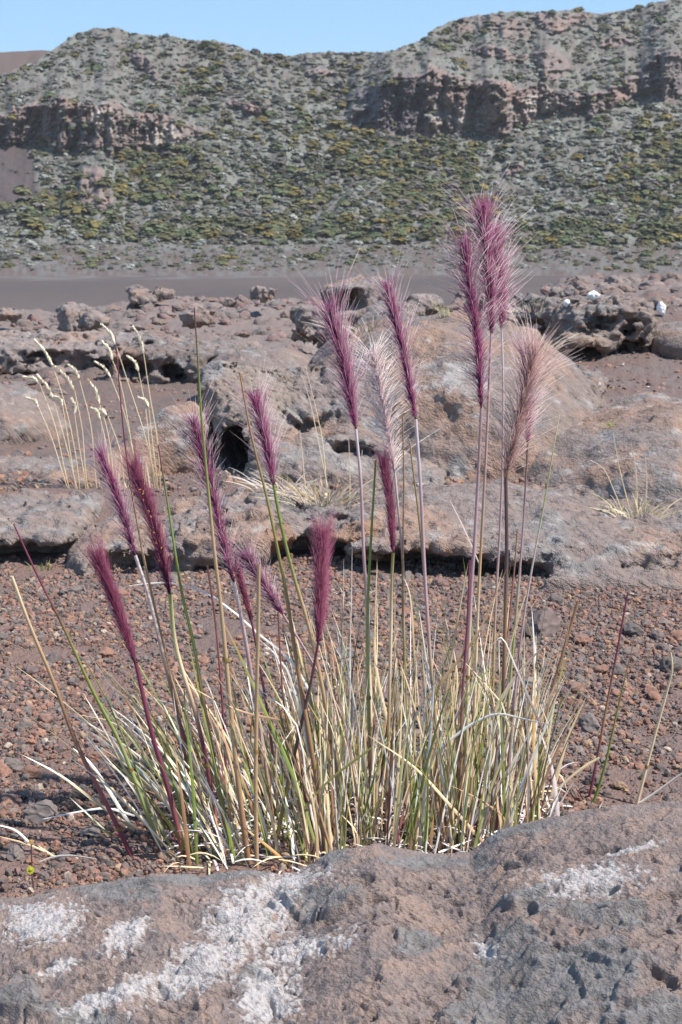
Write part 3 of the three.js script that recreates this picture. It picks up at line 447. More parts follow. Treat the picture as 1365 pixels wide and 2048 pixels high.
// rubble on the mound
{
  const G = [31, 32, 33, 34].map((s) => stoneGeo(s, 4, 0.35, 0.6)), T = [[0.185, 0.147, 0.132], [0.215, 0.162, 0.14], [0.15, 0.125, 0.118], [0.175, 0.122, 0.1]].map((t) => new THREE.MeshStandardMaterial({ vertexColors: true, roughness: 0.95, color: new THREE.Color().setRGB(...t) })), R = rng(51);
  const recs = [];
  for (let k = 0; k < 900; k++) { const d = 8.2 + 5.3 * R(), s = R() < 0.72 ? R() * 0.5 : 0.55 + 0.45 * R(), x = (s - 0.5) * 2 * 0.25 * d, a = 0.02 + 0.075 * Math.pow(R(), 2.4); if (s > 0.1 && s < 0.55 && d < 9.6) continue; recs.push([x, -d, a, R() * 6.28, Math.floor(R() * 4)]); }
  recs.sort((p, q) => q[2] / -q[1] - p[2] / -p[1]);
  recs.slice(0, 150).forEach(([x, z, a, t, m], k) => { const o = mesh('rubble_stone', G[k % 4], T[m], groundMesh); o.position.set(x, ground(x, z) + a * 0.2, z); o.rotation.set(0.3 * Math.sin(t * 3), t, 0.2); o.scale.set(a * 1.2, a, a); });
  const rest = recs.slice(150), M = new THREE.Matrix4(), Q = new THREE.Quaternion(), E = new THREE.Euler(), im = new THREE.InstancedMesh(G[1], T[0], rest.length);
  rest.forEach(([x, z, a, t], k) => { M.compose(V3(x, ground(x, z) + a * 0.2, z), Q.setFromEuler(E.set(t, t * 2, 0.2)), V3(a * 1.2, a, a)); im.setMatrixAt(k, M); im.setColorAt(k, new THREE.Color().setRGB(...[0.9 + 0.3 * R(), 0.95, 0.95])); });
  im.name = 'rubble'; im.castShadow = im.receiveShadow = true; groundMesh.add(tag(im, null, null, null, 'stuff'));
}
// three white stones at the right
{
  const white = new THREE.MeshStandardMaterial({ vertexColors: true, roughness: 0.8, color: new THREE.Color().setRGB(0.8, 0.79, 0.76) });
  [[1187, 599, 15, 11, 61, 'bright white stone lying on top of the cracked outcrop, largest of the three white stones'], [1323, 630, 11, 14, 62, 'upright bright white stone near the right edge of the rubble'], [1134, 613, 8, 7, 63, 'smallest white stone, at the left end of the cracked outcrop']].forEach(([px, py, w, h, seed, label]) => {
    const p = onRock(px, py), s = p.z / -F, m = mesh('white_stone', stoneGeo(seed, 4, 0.3, 1), white); m.position.copy(p).setY(p.y + h * s * 0.85); m.scale.set(w * s, h * s * 1.1, w * s); m.rotation.set(0, seed, 0.2); tag(m, label, 'stone');
  });
  const palePebble = new THREE.MeshStandardMaterial({ vertexColors: true, roughness: 0.85, color: new THREE.Color().setRGB(0.55, 0.45, 0.43) });
  [[1198, 771, 5, 'round pale pink pebble on the red slope below the cracked outcrop'], [1296, 776, 4, 'flat whitish pebble on the red slope at the right'], [1245, 732, 4, 'pale lilac pebble on the slope above the pink pebble']].forEach(([px, py, w, label], k) => { const p = onRock(px, py), s = p.z / -F, m = mesh('pebble', stoneGeo(66 + k, 3, 0.2, k === 1 ? 0.5 : 0.85), palePebble); m.position.copy(p).setY(p.y + 2 * s); m.scale.setScalar(w * s); tag(m, label, 'pebble'); });
}
// ---------- the rock in front ----------
{
  const edge = curve([[-300, 1812], [0, 1800], [60, 1795], [100, 1786], [180, 1776], [280, 1757], [300, 1746], [340, 1748], [400, 1754], [440, 1746], [500, 1741], [560, 1750], [600, 1742], [640, 1722], [660, 1708], [700, 1697], [720, 1694], [750, 1685], [780, 1690], [830, 1698], [890, 1705], [940, 1702], [965, 1684], [1000, 1660], [1080, 1640], [1150, 1622], [1230, 1610], [1300, 1606], [1365, 1600], [1700, 1585]]);
  const Nx = 800, Nz = 480, b = new MB(), BD = 1.66, x0 = -0.66, x1 = 0.66;
  const lich = (px, py) => { const g = (cx, cy, rx, ry, a) => 1 - ell(px, py, cx, cy, rx, ry, a);
    return Math.max(g(500, 1840, 120, 78, -0.5), g(400, 1935, 165, 52, -0.45), g(560, 1770, 130, 26, -0.2), g(540, 2000, 70, 90, 0.4), g(80, 1850, 100, 55, -0.15), g(230, 1990, 140, 26, -0.35), g(600, 1900, 110, 34, -0.25), g(250, 1870, 60, 30, -0.6), g(110, 1945, 60, 14, -0.4), g(1180, 1765, 190, 50, -0.12), g(975, 1905, 45, 40, 0), g(1270, 1700, 90, 12, -0.2), -0.9); };
  const greyAt = (px, py) => { const g = (cx, cy, rx, ry, a = 0) => 1 - ell(px, py, cx, cy, rx, ry, a);
    return Math.max(g(230, 1780, 120, 26, -0.12), g(420, 1752, 160, 18, -0.1), g(690, 1715, 120, 34), g(640, 1815, 120, 40, 0), g(830, 1720, 150, 20, 0.05), g(40, 2010, 60, 50), g(170, 2040, 120, 40), g(1150, 1950, 230, 90, 0.05), g(1210, 1830, 190, 40, 0.1), g(960, 2010, 230, 70), g(1040, 1660, 120, 14, -0.15), g(1300, 2030, 160, 60), g(840, 1900, 60, 30), g(520, 1960, 60, 30), -0.42); };
  for (let j = 0; j <= Nz; j++) for (let i = 0; i <= Nx; i++) {
    const x = lerp(x0, x1, i / Nx), t = j / Nz, d = t < 0.1 ? lerp(2.0, BD, t / 0.1) : lerp(BD, 1.02, (t - 0.1) / 0.9), z = -d;
    const px = 682.5 + F * x / (BD * 1.062), ye = at(682, edge(px), BD).y;
    let y = d > BD ? lerp(ye, -0.05, Math.pow(sstep(BD - 0.02, 2.0, d), 0.8)) : ye - 0.06 * Math.pow((BD - d) / 0.6, 1.3) + 0.014 * fbm(x * 4, z * 5, 7, 3) * sstep(0, 0.1, BD - d);
    const cut = sstep(2.0, BD + 0.03, d), [sx, sy] = sight(x, y, z), wx = x + 0.02 * fbm(x * 18, z * 18, 1, 3), wz = z + 0.02 * fbm(x * 18, z * 18, 6, 3);
    const n1 = fbm(wx * 16, wz * 22, 3, 4), n2 = fbm(x * 70, z * 95, 5, 4, 0.65), fine = noise(x * 210, z * 230, 8), m = fbm(x * 24, z * 32, 12, 3);
    const gb = greyAt(sx, sy) * 0.9 + fbm(wx * 9, wz * 13, 4.4, 4, 0.55) * 1.5, crust = sstep(0.1, 0.26, gb);
    const q = (fbm(wx * 7, wz * 12, 9.1, 3) + 0.25 * n1) * 5 + 20, fl = Math.floor(q), stair = fl + sstep(0, 0.22, q - fl) - 20;   // sheets of crust, one over the other
    const worn = sstep(-0.25, 0.3, fbm(x * 7, z * 9, 21, 3));
    const pn = noise(wx * 42, 3 + n1, wz * 70), pn2 = noise(wx * 90, 7, wz * 140), pn3 = noise(wx * 17, 11, wz * 26), pit = sstep(0.3, 0.5, pn), pit2 = sstep(0.3, 0.5, pn2), hole = sstep(0.5, 0.6, pn3 + 0.12 * n2);
    const slit = Math.max(sstep(0.055, 0.012, Math.abs(noise(wx * 10, 5.5, wz * 19))) * sstep(-0.05, 0.25, fbm(x * 13, z * 17, 31, 2)), 0.7 * sstep(0.06, 0.015, Math.abs(noise(wx * 24, 8.5, wz * 44))) * sstep(0.05, 0.3, fbm(x * 15, z * 19, 41, 2)));
    const cal = cut * lerp(0.3, 1, sstep(0, 0.1, BD - d));
    y += cal * (0.003 * crust + 0.0072 * stair * (0.25 + 0.75 * crust) + 0.0085 * n1 * (1 - 0.3 * crust) + 0.0066 * n2 * (1 - 0.15 * crust) + 0.0016 * fine - 0.011 * worn * pit * (1 - 0.45 * crust) - 0.006 * (0.3 + 0.7 * worn) * pit2 * (1 - 0.6 * crust) - 0.013 * hole - 0.0075 * slit);
    let c = mixc([0.19, 0.145, 0.128], [0.245, 0.172, 0.138], sstep(-0.15, 0.4, n1 + 0.5 * n2));
    c = mixc(c, [0.14, 0.112, 0.106], sstep(0, 0.4, m + 0.4 * n2));
    c = mixc(c, mixc([0.112, 0.103, 0.099], [0.19, 0.177, 0.169], clamp(0.5 + m + 0.9 * n2)), 0.9 * sstep(0.02, 0.42, gb + 0.35 * n2 - 0.25 * pit));
    const L = lich(sx, sy), sp = fbm(x * 95, z * 110, 14, 3, 0.75), wh = sstep(0.0, 0.4, L * 1.0 - (sx < 720 ? 0.08 : 0.36) + sp * 1.2 + 0.5 * m + 0.25 * fine);
    c = mixc(c, [0.4, 0.365, 0.35], wh * 0.88);
    y += cut * 0.001 * wh;
    b.vert(x, y, z, mulc(c, 1.18 + 0.3 * fine * (1 - 0.5 * crust) + 0.25 * n2));
  }
  for (let j = 0; j < Nz; j++) for (let i = 0; i < Nx; i++) { const o = j * (Nx + 1) + i; b.quad(o, o + Nx + 1, o + Nx + 2, o + 1); }
  // sides and underside, so that the rock is closed
  const rim = []; for (let i = 0; i <= Nx; i++) rim.push(i); for (let j = 1; j <= Nz; j++) rim.push(j * (Nx + 1) + Nx); for (let i = Nx - 1; i >= 0; i--) rim.push(Nz * (Nx + 1) + i); for (let j = Nz - 1; j > 0; j--) rim.push(j * (Nx + 1));
  const low = rim.map((k) => b.vert(b.p[3 * k], -0.06, b.p[3 * k + 2], [0.19, 0.145, 0.13]));
  rim.forEach((k, i) => { const n = (i + 1) % rim.length; b.quad(k, rim[n], low[n], low[i]); });
  const mid = b.vert(0, -0.06, -1.5, [0.19, 0.145, 0.13]); low.forEach((k, i) => b.tri(k, low[(i + 1) % low.length], mid));
  const g = b.geo([0, -0.06, -1.5]); boxUV(g, 0.06);
  const m = mesh('foreground_rock', g, nearMat); m.position.set(0, -0.06, -1.5); m.updateMatrixWorld(); solids.push(m);
  tag(m, 'large pitted grey brown lava rock with white lichen, in front of the purple plumed grass', 'rock');
}
// ---------- grasses ----------
const grassMat = new THREE.MeshStandardMaterial({ vertexColors: true, roughness: 0.5, side: THREE.DoubleSide });
const bristleMat = new THREE.MeshStandardMaterial({ vertexColors: true, roughness: 0.62, side: THREE.DoubleSide });
const stemMat = new THREE.MeshStandardMaterial({ vertexColors: true, roughness: 0.5, side: THREE.DoubleSide });
const C = { straw: [0.77, 0.61, 0.38], white: [0.84, 0.79, 0.71], green: [0.195, 0.260, 0.058], lime: [0.312, 0.351, 0.117], olive: [0.247, 0.221, 0.065], tan: [0.494, 0.325, 0.182], brown: [0.325, 0.182, 0.098], red: [0.305, 0.111, 0.098], purple: [0.195, 0.043, 0.078], mauve: [0.468, 0.305, 0.312], silver: [0.650, 0.546, 0.546], dark: [0.111, 0.065, 0.065], orange: [0.650, 0.325, 0.078], pale: [0.585, 0.468, 0.429] };
const ramp = (stops) => (t) => { if (t <= stops[0][0]) return stops[0][1]; for (let i = 1; i < stops.length; i++) if (t <= stops[i][0]) return mixc(stops[i - 1][1], stops[i][1], (t - stops[i - 1][0]) / (stops[i][0] - stops[i - 1][0])); return stops[stops.length - 1][1]; };
const even = (...names) => ramp(names.map((n, i) => [names.length > 1 ? i / (names.length - 1) : 0, C[n]]));
// path in space from sightings, first point at distance d0, last at d1
function path(pts, d0, d1) { const q = pts.map(([x, y], i) => at(x, y, lerp(d0, d1, i / (pts.length - 1)))); return q.length === 2 ? new THREE.LineCurve3(...q) : new THREE.CatmullRomCurve3(q, false, 'centripetal'); }
const PXM = 2.1 / F;                                            // metres to a photo pixel where the tussock stands
function reed(b, crv, r0, r1, colour, seg = 14, sides = 6, seed = 0) {   // a round stem
  const fr = crv.computeFrenetFrames(seg), base = b.p.length / 3;
  for (let i = 0; i <= seg; i++) {
    const t = i / seg, p = crv.getPointAt(t), r = lerp(r0, r1, t), N = fr.normals[i], B = fr.binormals[i];
    for (let k = 0; k < sides; k++) { const a = k / sides * 6.2832, x = Math.cos(a), y = Math.sin(a), nx = N.x * x + B.x * y, ny = N.y * x + B.y * y, nz = N.z * x + B.z * y; const c = mulc(colour(t), 1 + 0.22 * noise(t * 9 + seed, k * 1.7, seed)); b.vert(p.x + nx * r, p.y + ny * r, p.z + nz * r, c, nx, ny, nz); }
  }
  for (let i = 0; i < seg; i++) for (let k = 0; k < sides; k++) { const o = base + i * sides, k1 = (k + 1) % sides; b.quad(o + k, o + k1, o + sides + k1, o + sides + k); }
}
function strap(b, crv, width, colour, face, seg = 9, fold = 0.35, seed = 0) {   // a leaf folded along its middle, tapering to a point
  const base = b.p.length / 3, side = new THREE.Vector3(), nn = new THREE.Vector3();
  for (let i = 0; i <= seg; i++) {
    const t = i / seg, p = crv.getPoint(t), T = crv.getTangent(t), w = width * (t < 0.15 ? 0.75 + t * 1.6 : Math.pow(1 - (t - 0.15) / 0.85, 0.55)) * 0.5 + 0.0001;
    side.crossVectors(T, face).normalize(); nn.crossVectors(side, T).normalize();
    const c = mulc(colour(t), 1 + 0.25 * noise(t * 7 + seed, seed, 2)), f = w * fold;
    b.vert(p.x - side.x * w, p.y - side.y * w, p.z - side.z * w, c, nn.x - side.x * 0.5, nn.y - side.y * 0.5, nn.z - side.z * 0.5);
    b.vert(p.x - nn.x * f, p.y - nn.y * f, p.z - nn.z * f, mulc(c, 0.92), nn.x, nn.y, nn.z);
    b.vert(p.x + side.x * w, p.y + side.y * w, p.z + side.z * w, c, nn.x + side.x * 0.5, nn.y + side.y * 0.5, nn.z + side.z * 0.5);
    face.addScaledVector(side, 0.05);
  }
  for (let i = 0; i < seg; i++) { const o = base + i * 3; b.quad(o, o + 1, o + 4, o + 3); b.quad(o + 1, o + 2, o + 5, o + 4); }
}
const BASE = [px2x(690, 2.1), 0, -2.1];
const clump = thing('grass_clump', 'tall tussock of purple plumed fountain grass growing in the red gravel behind the foreground rock', 'grass', BASE);
const put = (name, b, parent = clump, label, mat = grassMat) => { const m = mesh(name, b.geo(BASE), mat, parent); if (label) m.userData.label = label; return m; };
function plume(pts, d, o, parent, seed) {
  const crv = path(pts, d, d + (o.dz ?? 0)), R = rng(seed * 31 + 7), b = new MB(), L = crv.getLength(), u = new THREE.Vector3(), dir = new THREE.Vector3(), w = new THREE.Vector3(), q = new THREE.Vector3(), nr = new THREE.Vector3(), e1 = new THREE.Vector3();
  reed(b, crv, 2 * PXM, 0.8 * PXM, () => mulc(o.base, 0.8), 10, 5);
  const wind = new THREE.Vector3(o.lean ?? 0, 0, 0);
  for (let k = 0; k < o.n; k++) {
    const t = Math.pow(R(), 0.92) * 0.97, p = crv.getPointAt(t), T = crv.getTangentAt(t); u.set(R() - 0.5, R() - 0.5, R() - 0.5).addScaledVector(T, 0); u.addScaledVector(T, -u.dot(T)).normalize();
    const inner = R() < (o.core ?? 0.4), a = inner ? 0.12 + 0.22 * R() : (o.spread ?? 0.3) * (0.5 + 0.8 * R()), far = !inner && R() < (o.stray ?? 0.16), len = (inner ? 0.55 : far ? 1.55 : 1) * o.len * PXM * (0.55 + 0.65 * R()) * (t < 0.08 ? 0.7 : 1) * (0.85 + 0.3 * t);
    dir.copy(T).multiplyScalar(Math.cos(a)).addScaledVector(u, Math.sin(a)).addScaledVector(wind, 0.35).normalize();
    w.crossVectors(dir, u).normalize(); nr.crossVectors(w, dir).normalize();
    const wd = (inner ? 1.2 : far ? 0.95 : 0.8) * (o.thick ?? 1) * PXM * (0.8 + 0.5 * R()), cb = o.base, ct = inner ? mixc(o.base, o.mid, 0.5 + 0.4 * R()) : mixc(o.mid, o.tip, far ? 1 : clamp((o.fade ?? 0.6) * (0.5 + 0.9 * R()))), kk = 0.75 + 0.5 * R(), curl = (o.curl ?? 0.12) * (R() - 0.25), cz = (R() - 0.5) * 2 * (o.curl ?? 0.12);
    const S = 2; let prev = -1;
    for (let i = 0; i <= S; i++) {                              // a three sided hair with round shading
      const s = i / S; q.copy(p).addScaledVector(dir, len * s).addScaledVector(u, len * curl * s * s * 1.6).addScaledVector(w, len * cz * s * s);
      const c = mulc(i === 0 ? cb : i === 1 ? mixc(o.mid, ct, 0.12) : ct, kk), h = wd * (i === 0 ? 0.85 : 0.8) * 0.5, here = b.p.length / 3;
      if (i === S) { b.vert(q.x, q.y, q.z, c, T.x + u.x * 0.3, T.y + u.y * 0.3, T.z + u.z * 0.3); for (let n = 0; n < 3; n++) b.tri(prev + n, prev + (n + 1) % 3, here); break; }
      for (let n = 0; n < 3; n++) { const a2 = n * 2.0944, cx = Math.cos(a2), sx = Math.sin(a2); e1.copy(nr).multiplyScalar(cx).addScaledVector(w, sx); b.vert(q.x + e1.x * h, q.y + e1.y * h, q.z + e1.z * h, c, e1.x + T.x * 0.65, e1.y + T.y * 0.65, e1.z + T.z * 0.65); }
      if (prev >= 0) for (let n = 0; n < 3; n++) { const n1 = (n + 1) % 3; b.quad(prev + n, prev + n1, here + n1, here + n); }
      prev = here;
    }
  }
  for (let k = 0; k < (o.seeds ?? 170); k++) {                  // spikelets along the axis
    const t = R() * 0.93, p = crv.getPointAt(t), T = crv.getTangentAt(t); u.set(R() - 0.5, R() - 0.5, R() - 0.5); u.addScaledVector(T, -u.dot(T)).normalize();
    const a = 0.22 + 0.3 * R(), len = 11 * PXM * (0.7 + 0.6 * R()), h = 1.5 * PXM, c = mulc(o.seedTone ?? o.base, 0.7 + 0.7 * R()); dir.copy(T).multiplyScalar(Math.cos(a)).addScaledVector(u, Math.sin(a)); w.crossVectors(dir, u).normalize();
    p.addScaledVector(u, 2 * PXM); const m = p.clone().addScaledVector(dir, len * 0.5), e = p.clone().addScaledVector(dir, len);
    const A = b.vert(p.x, p.y, p.z, c, u.x, u.y, u.z), B1 = b.vert(m.x - w.x * h, m.y - w.y * h, m.z - w.z * h, c, u.x, u.y, u.z), B2 = b.vert(m.x + w.x * h, m.y + w.y * h, m.z + w.z * h, c, u.x, u.y, u.z), D = b.vert(e.x, e.y, e.z, mixc(c, o.mid, 0.4), u.x, u.y, u.z); b.quad(A, B2, D, B1);
  }
  const m = put('plume', b, parent, o.label, bristleMat);
  if (o.anthers) { const f = new MB(); for (let k = 0; k < o.anthers; k++) { const t = 0.25 + 0.72 * R(), p = crv.getPointAt(t); p.x += (R() - 0.5) * 14 * PXM; p.z += 9 * PXM * (0.4 + R()); const s = (1 + 1.3 * R()) * PXM, a = R() * 3, c = [0.62, 0.3, 0.04]; const v = [0, 1, 2, 3].map((i) => f.vert(p.x + s * Math.cos(a + i * 1.57) * (i % 2 ? 0.7 : 1.8), p.y + s * Math.sin(a + i * 1.57) * (i % 2 ? 0.7 : 1.8), p.z, c, 0, 0.3, 1)); f.quad(...v); } put('anthers', f, parent).userData.kind = 'stuff'; }
  return m;
}
const wine = { base: [0.082, 0.004, 0.034], mid: [0.168, 0.008, 0.08], tip: [0.45, 0.22, 0.29] };
const kindsOf = {
  dark: { ...wine, base: [0.07, 0.003, 0.022], mid: [0.13, 0.009, 0.045], tip: [0.3, 0.09, 0.15], stray: 0.03, n: 2100, len: 62, spread: 0.27, core: 0.45, fade: 0.3, curl: 0.05, thick: 0.95 },
  mid: { ...wine, tip: [0.8, 0.68, 0.68], n: 1150, len: 60, spread: 0.6, core: 0.68, fade: 0.9, curl: 0.2, thick: 1.1 },
  wide: { ...wine, tip: [0.86, 0.76, 0.72], n: 1200, len: 66, spread: 0.8, core: 0.66, fade: 0.9, curl: 0.28, thick: 1.15 },
  pale: { base: [0.42, 0.24, 0.27], mid: [0.68, 0.56, 0.53], tip: [0.86, 0.8, 0.74], n: 640, len: 64, spread: 0.85, core: 0.25, fade: 0.9, curl: 0.45, seeds: 60, thick: 1.2 },
  rusty: { base: [0.18, 0.08, 0.062], mid: [0.25, 0.125, 0.125], tip: [0.74, 0.64, 0.6], n: 1000, len: 76, spread: 0.75, core: 0.42, fade: 0.8, curl: 0.22, seedTone: [0.4, 0.2, 0.1], thick: 1.1 },
};
// stems: sightings from the foot to the tip, distance at foot and tip, widths in photo pixels, colours, and the plume carried
const stems = [
  [[[300, 1790], [222, 1625], [155, 1490], [110, 1370], [60, 1250], [24, 1152]], 2.0, 1.92, 11, 6, even('red', 'purple', 'red', 'brown', 'tan', 'straw')],
  [[[345, 1760], [300, 1640], [240, 1485], [190, 1390], [130, 1260], [75, 1150], [28, 1048]], 2.02, 1.95, 11, 3, even('brown', 'lime', 'lime', 'green', 'olive', 'purple', 'purple')],
  [[[352, 1760], [310, 1640], [262, 1510], [214, 1400], [170, 1320]], 2.04, 1.99, 6, 2, even('straw', 'straw', 'green', 'green', 'olive')],
  [[[385, 1790], [365, 1700], [340, 1590], [305, 1470], [272, 1325]], 2.0, 1.93, 12, 8, even('brown', 'red', 'purple', 'purple', 'purple'), [[[273, 1330], [238, 1225], [203, 1130]], 'dark', { n: 2300, len: 66, lean: -0.05, label: 'dark purple plume still tightly closed' }]],
  [[[430, 1760], [400, 1580], [362, 1450], [322, 1290], [297, 1190], [271, 1110]], 2.12, 2.08, 10, 7, even('brown', 'red', 'purple', 'brown', 'pale', 'silver'), [[[271, 1112], [243, 1015], [205, 915]], 'mid', { lean: -0.16, len: 62, spread: 0.5, n: 1150 }]],
  [[[450, 1770], [420, 1560], [395, 1440], [352, 1290], [341, 1188]], 2.05, 2.0, 10, 8, even('brown', 'red', 'purple', 'straw', 'lime'), [[[341, 1190], [310, 1060], [272, 945]], 'dark', { n: 2500, len: 64, spread: 0.36, anthers: 16, label: 'broad dark purple plume with orange anthers' }]],
  [[[395, 1700], [360, 1440], [318, 1250], [283, 1090], [252, 900], [231, 672]], 2.15, 2.1, 9, 2, even('brown', 'red', 'brown', 'tan', 'purple', 'purple')],
  [[[478, 1780], [445, 1620], [425, 1500], [400, 1360], [388, 1288], [365, 1190], [335, 1000], [317, 890]], 2.02, 1.98, 11, 3, even('brown', 'brown', 'brown', 'brown', 'green', 'green', 'green', 'purple')],
  [[[505, 1780], [480, 1590], [462, 1420], [442, 1210], [430, 1110], [416, 970], [403, 830], [397, 730], [389, 615]], 1.97, 1.9, 13, 2.5, even('brown', 'brown', 'tan', 'tan', 'tan', 'tan', 'green', 'green', 'purple')],
  [[[655, 1740], [640, 1600], [620, 1480], [595, 1330], [570, 1170], [553, 1085], [533, 990], [503, 870], [480, 745]], 1.98, 1.93, 12, 3, even('purple', 'brown', 'brown', 'brown', 'brown', 'olive', 'olive', 'brown', 'brown')],
  [[[690, 1720], [668, 1520], [650, 1400], [620, 1260], [590, 1158], [565, 1060], [545, 955]], 2.08, 2.05, 11, 6, even('olive', 'brown', 'tan', 'tan', 'tan', 'green', 'green'), [[[548, 975], [535, 895], [512, 805]], 'mid', { lean: -0.06, len: 64 }]],
  [[[515, 1760], [512, 1580], [514, 1400], [517, 1250], [518, 1128]], 1.95, 1.9, 9, 7, even('tan', 'tan', 'tan', 'tan', 'tan')],
  [[[535, 1770], [570, 1600], [600, 1460], [622, 1365], [637, 1285]], 2.0, 1.94, 10, 5, even('olive', 'olive', 'dark', 'dark', 'purple'), [[[637, 1288], [642, 1180], [645, 1085]], 'dark', { n: 2600, len: 68, spread: 0.34, label: 'upright dark purple plume with a flat top' }]],
  [[[560, 1760], [535, 1550], [500, 1330], [484, 1240], [468, 1163]], 2.1, 2.06, 9, 8, even('brown', 'tan', 'mauve', 'mauve', 'silver'), [[[468, 1165], [440, 1050], [415, 940], [388, 845]], 'wide', { lean: -0.12, n: 1600, spread: 0.66 }]],
  [[[560, 1700], [545, 1500], [520, 1330], [503, 1238]], 2.16, 2.14, 7, 5, even('tan', 'brown', 'purple', 'purple'), [[[504, 1242], [490, 1190], [476, 1140]], 'dark', { n: 900, len: 44, label: 'short dark purple plume half hidden' }]],
  [[[720, 1660], [690, 1450], [642, 1355], [608, 1295], [566, 1228]], 2.1, 2.04, 7, 5, even('tan', 'mauve', 'mauve', 'mauve', 'mauve'), [[[567, 1230], [530, 1172], [496, 1118]], 'mid', { n: 1300, len: 46, spread: 0.6, lean: -0.04 }]],
  [[[752, 1720], [744, 1500], [738, 1300], [733, 1190], [727, 1090], [722, 960], [712, 858]], 2.12, 2.1, 9, 6, even('brown', 'tan', 'straw', 'straw', 'mauve', 'mauve', 'silver'), [[[712, 858], [692, 740], [664, 630]], 'mid', { lean: -0.18, len: 86, spread: 0.55, n: 1250 }]],
  [[[742, 1720], [740, 1500], [735, 1250], [742, 1090], [752, 920]], 2.06, 2.03, 10, 4, even('brown', 'brown', 'lime', 'green', 'green')],
  [[[772, 1720], [779, 1400], [783, 1250], [785, 1140], [787, 1105]], 2.04, 2.02, 8, 6, even('brown', 'tan', 'tan', 'straw', 'olive'), [[[787, 1108], [781, 1010], [770, 935]], 'dark', { n: 1700, len: 50, spread: 0.28, base: [0.1, 0.006, 0.05], label: 'slim violet plume, closed' }]],
  [[[818, 1700], [811, 1400], [808, 1250], [806, 1120], [800, 1050], [790, 945]], 2.2, 2.19, 7, 5, even('tan', 'tan', 'mauve', 'mauve', 'mauve', 'pale'), [[[790, 948], [770, 830], [745, 700]], 'pale', { n: 760, len: 62, lean: -0.06, label: 'faded whitish plume with little purple left' }]],
  [[[885, 1720], [872, 1450], [860, 1300], [850, 1150], [842, 980], [832, 838]], 2.03, 2.0, 9, 6, even('brown', 'tan', 'tan', 'mauve', 'mauve', 'silver'), [[[832, 840], [806, 700], [776, 580]], 'mid', { lean: -0.03, spread: 0.55 }]],
  [[[815, 1700], [812, 1400], [806, 1200], [808, 960], [806, 832]], 2.08, 2.07, 7, 3, even('tan', 'olive', 'olive', 'brown', 'brown')],
  [[[892, 1710], [870, 1450], [856, 1250], [842, 1070], [820, 885]], 2.05, 2.04, 8, 3, even('tan', 'tan', 'olive', 'olive', 'brown')],
  [[[930, 1720], [935, 1400], [943, 1180], [950, 1080], [958, 930], [963, 815]], 2.1, 2.08, 10, 6, even('green', 'lime', 'straw', 'mauve', 'mauve', 'mauve'), [[[963, 816], [956, 690], [943, 590], [930, 490]], 'wide', { n: 1400, lean: -0.1, len: 68, spread: 0.9 }]],
  [[[945, 1710], [950, 1400], [958, 1180], [965, 1050], [973, 900], [983, 665]], 2.13, 2.1, 8, 5, even('green', 'straw', 'straw', 'tan', 'mauve', 'mauve'), [[[984, 668], [979, 550], [966, 420]], 'wide', { n: 1350, len: 70, spread: 0.78 }]],
  [[[985, 1700], [985, 1450], [990, 1250], [1003, 1000], [1007, 800], [1004, 655]], 2.18, 2.16, 7, 4, even('green', 'olive', 'tan', 'mauve', 'mauve', 'silver'), [[[1004, 660], [1001, 560], [990, 470]], 'wide', { n: 1200, lean: 0.06, len: 64 }]],
  [[[994, 1710], [1003, 1500], [1008, 1350], [1012, 1200], [1014, 1090], [1012, 955]], 2.04, 2.02, 10, 7, even('purple', 'dark', 'dark', 'brown', 'dark', 'dark'), [[[1011, 958], [1038, 840], [1072, 700]], 'rusty', { n: 1050, lean: 0.03, label: 'fading rusty and mauve plume leaning right' }]],
  [[[1005, 1700], [1018, 1400], [1035, 1200], [1047, 1050], [1056, 885]], 2.12, 2.11, 7, 4, even('purple', 'tan', 'lime', 'mauve', 'dark'), [[[1056, 888], [1056, 800], [1050, 700]], 'mid', { n: 1100, len: 56 }]],
  [[[1005, 1690], [1022, 1480], [1042, 1280], [1062, 1150], [1090, 1000], [1112, 870], [1120, 825]], 2.08, 2.06, 8, 2, even('tan', 'mauve', 'mauve', 'mauve', 'pale', 'lime', 'straw')],
  [[[1164, 1660], [1190, 1540], [1212, 1420], [1235, 1300], [1256, 1185]], 2.22, 2.2, 7, 4, even('purple', 'purple', 'brown', 'purple', 'purple')],
  [[[1168, 1660], [1205, 1550], [1240, 1400], [1268, 1283]], 2.2, 2.18, 8, 2, even('green', 'green', 'olive', 'brown')],
  [[[1266, 1640], [1308, 1480], [1338, 1370], [1345, 1340], [1342, 1305]], 2.2, 2.18, 8, 4, even('straw', 'straw', 'straw', 'straw', 'straw')],
  [[[1075, 1620], [1095, 1420], [1125, 1310], [1156, 1203]], 2.15, 2.14, 8, 6, even('tan', 'tan', 'brown', 'brown')],
  [[[920, 1700], [925, 1400], [935, 1250], [940, 1120]], 2.0, 2.0, 8, 4, even('dark', 'brown', 'purple', 'purple')],
  [[[470, 1760], [455, 1600], [448, 1450], [432, 1250], [415, 1130]], 2.2, 2.18, 8, 4, even('purple', 'red', 'purple', 'red', 'red')],
  [[[610, 1740], [600, 1550], [570, 1420], [560, 1290], [555, 1190]], 2.15, 2.13, 7, 3, even('olive', 'green', 'olive', 'red', 'purple')],
  [[[985, 1700], [1000, 1500], [1010, 1330], [1030, 1130], [1035, 1060]], 2.2, 2.19, 6, 3, even('tan', 'brown', 'tan', 'red', 'brown')],
];
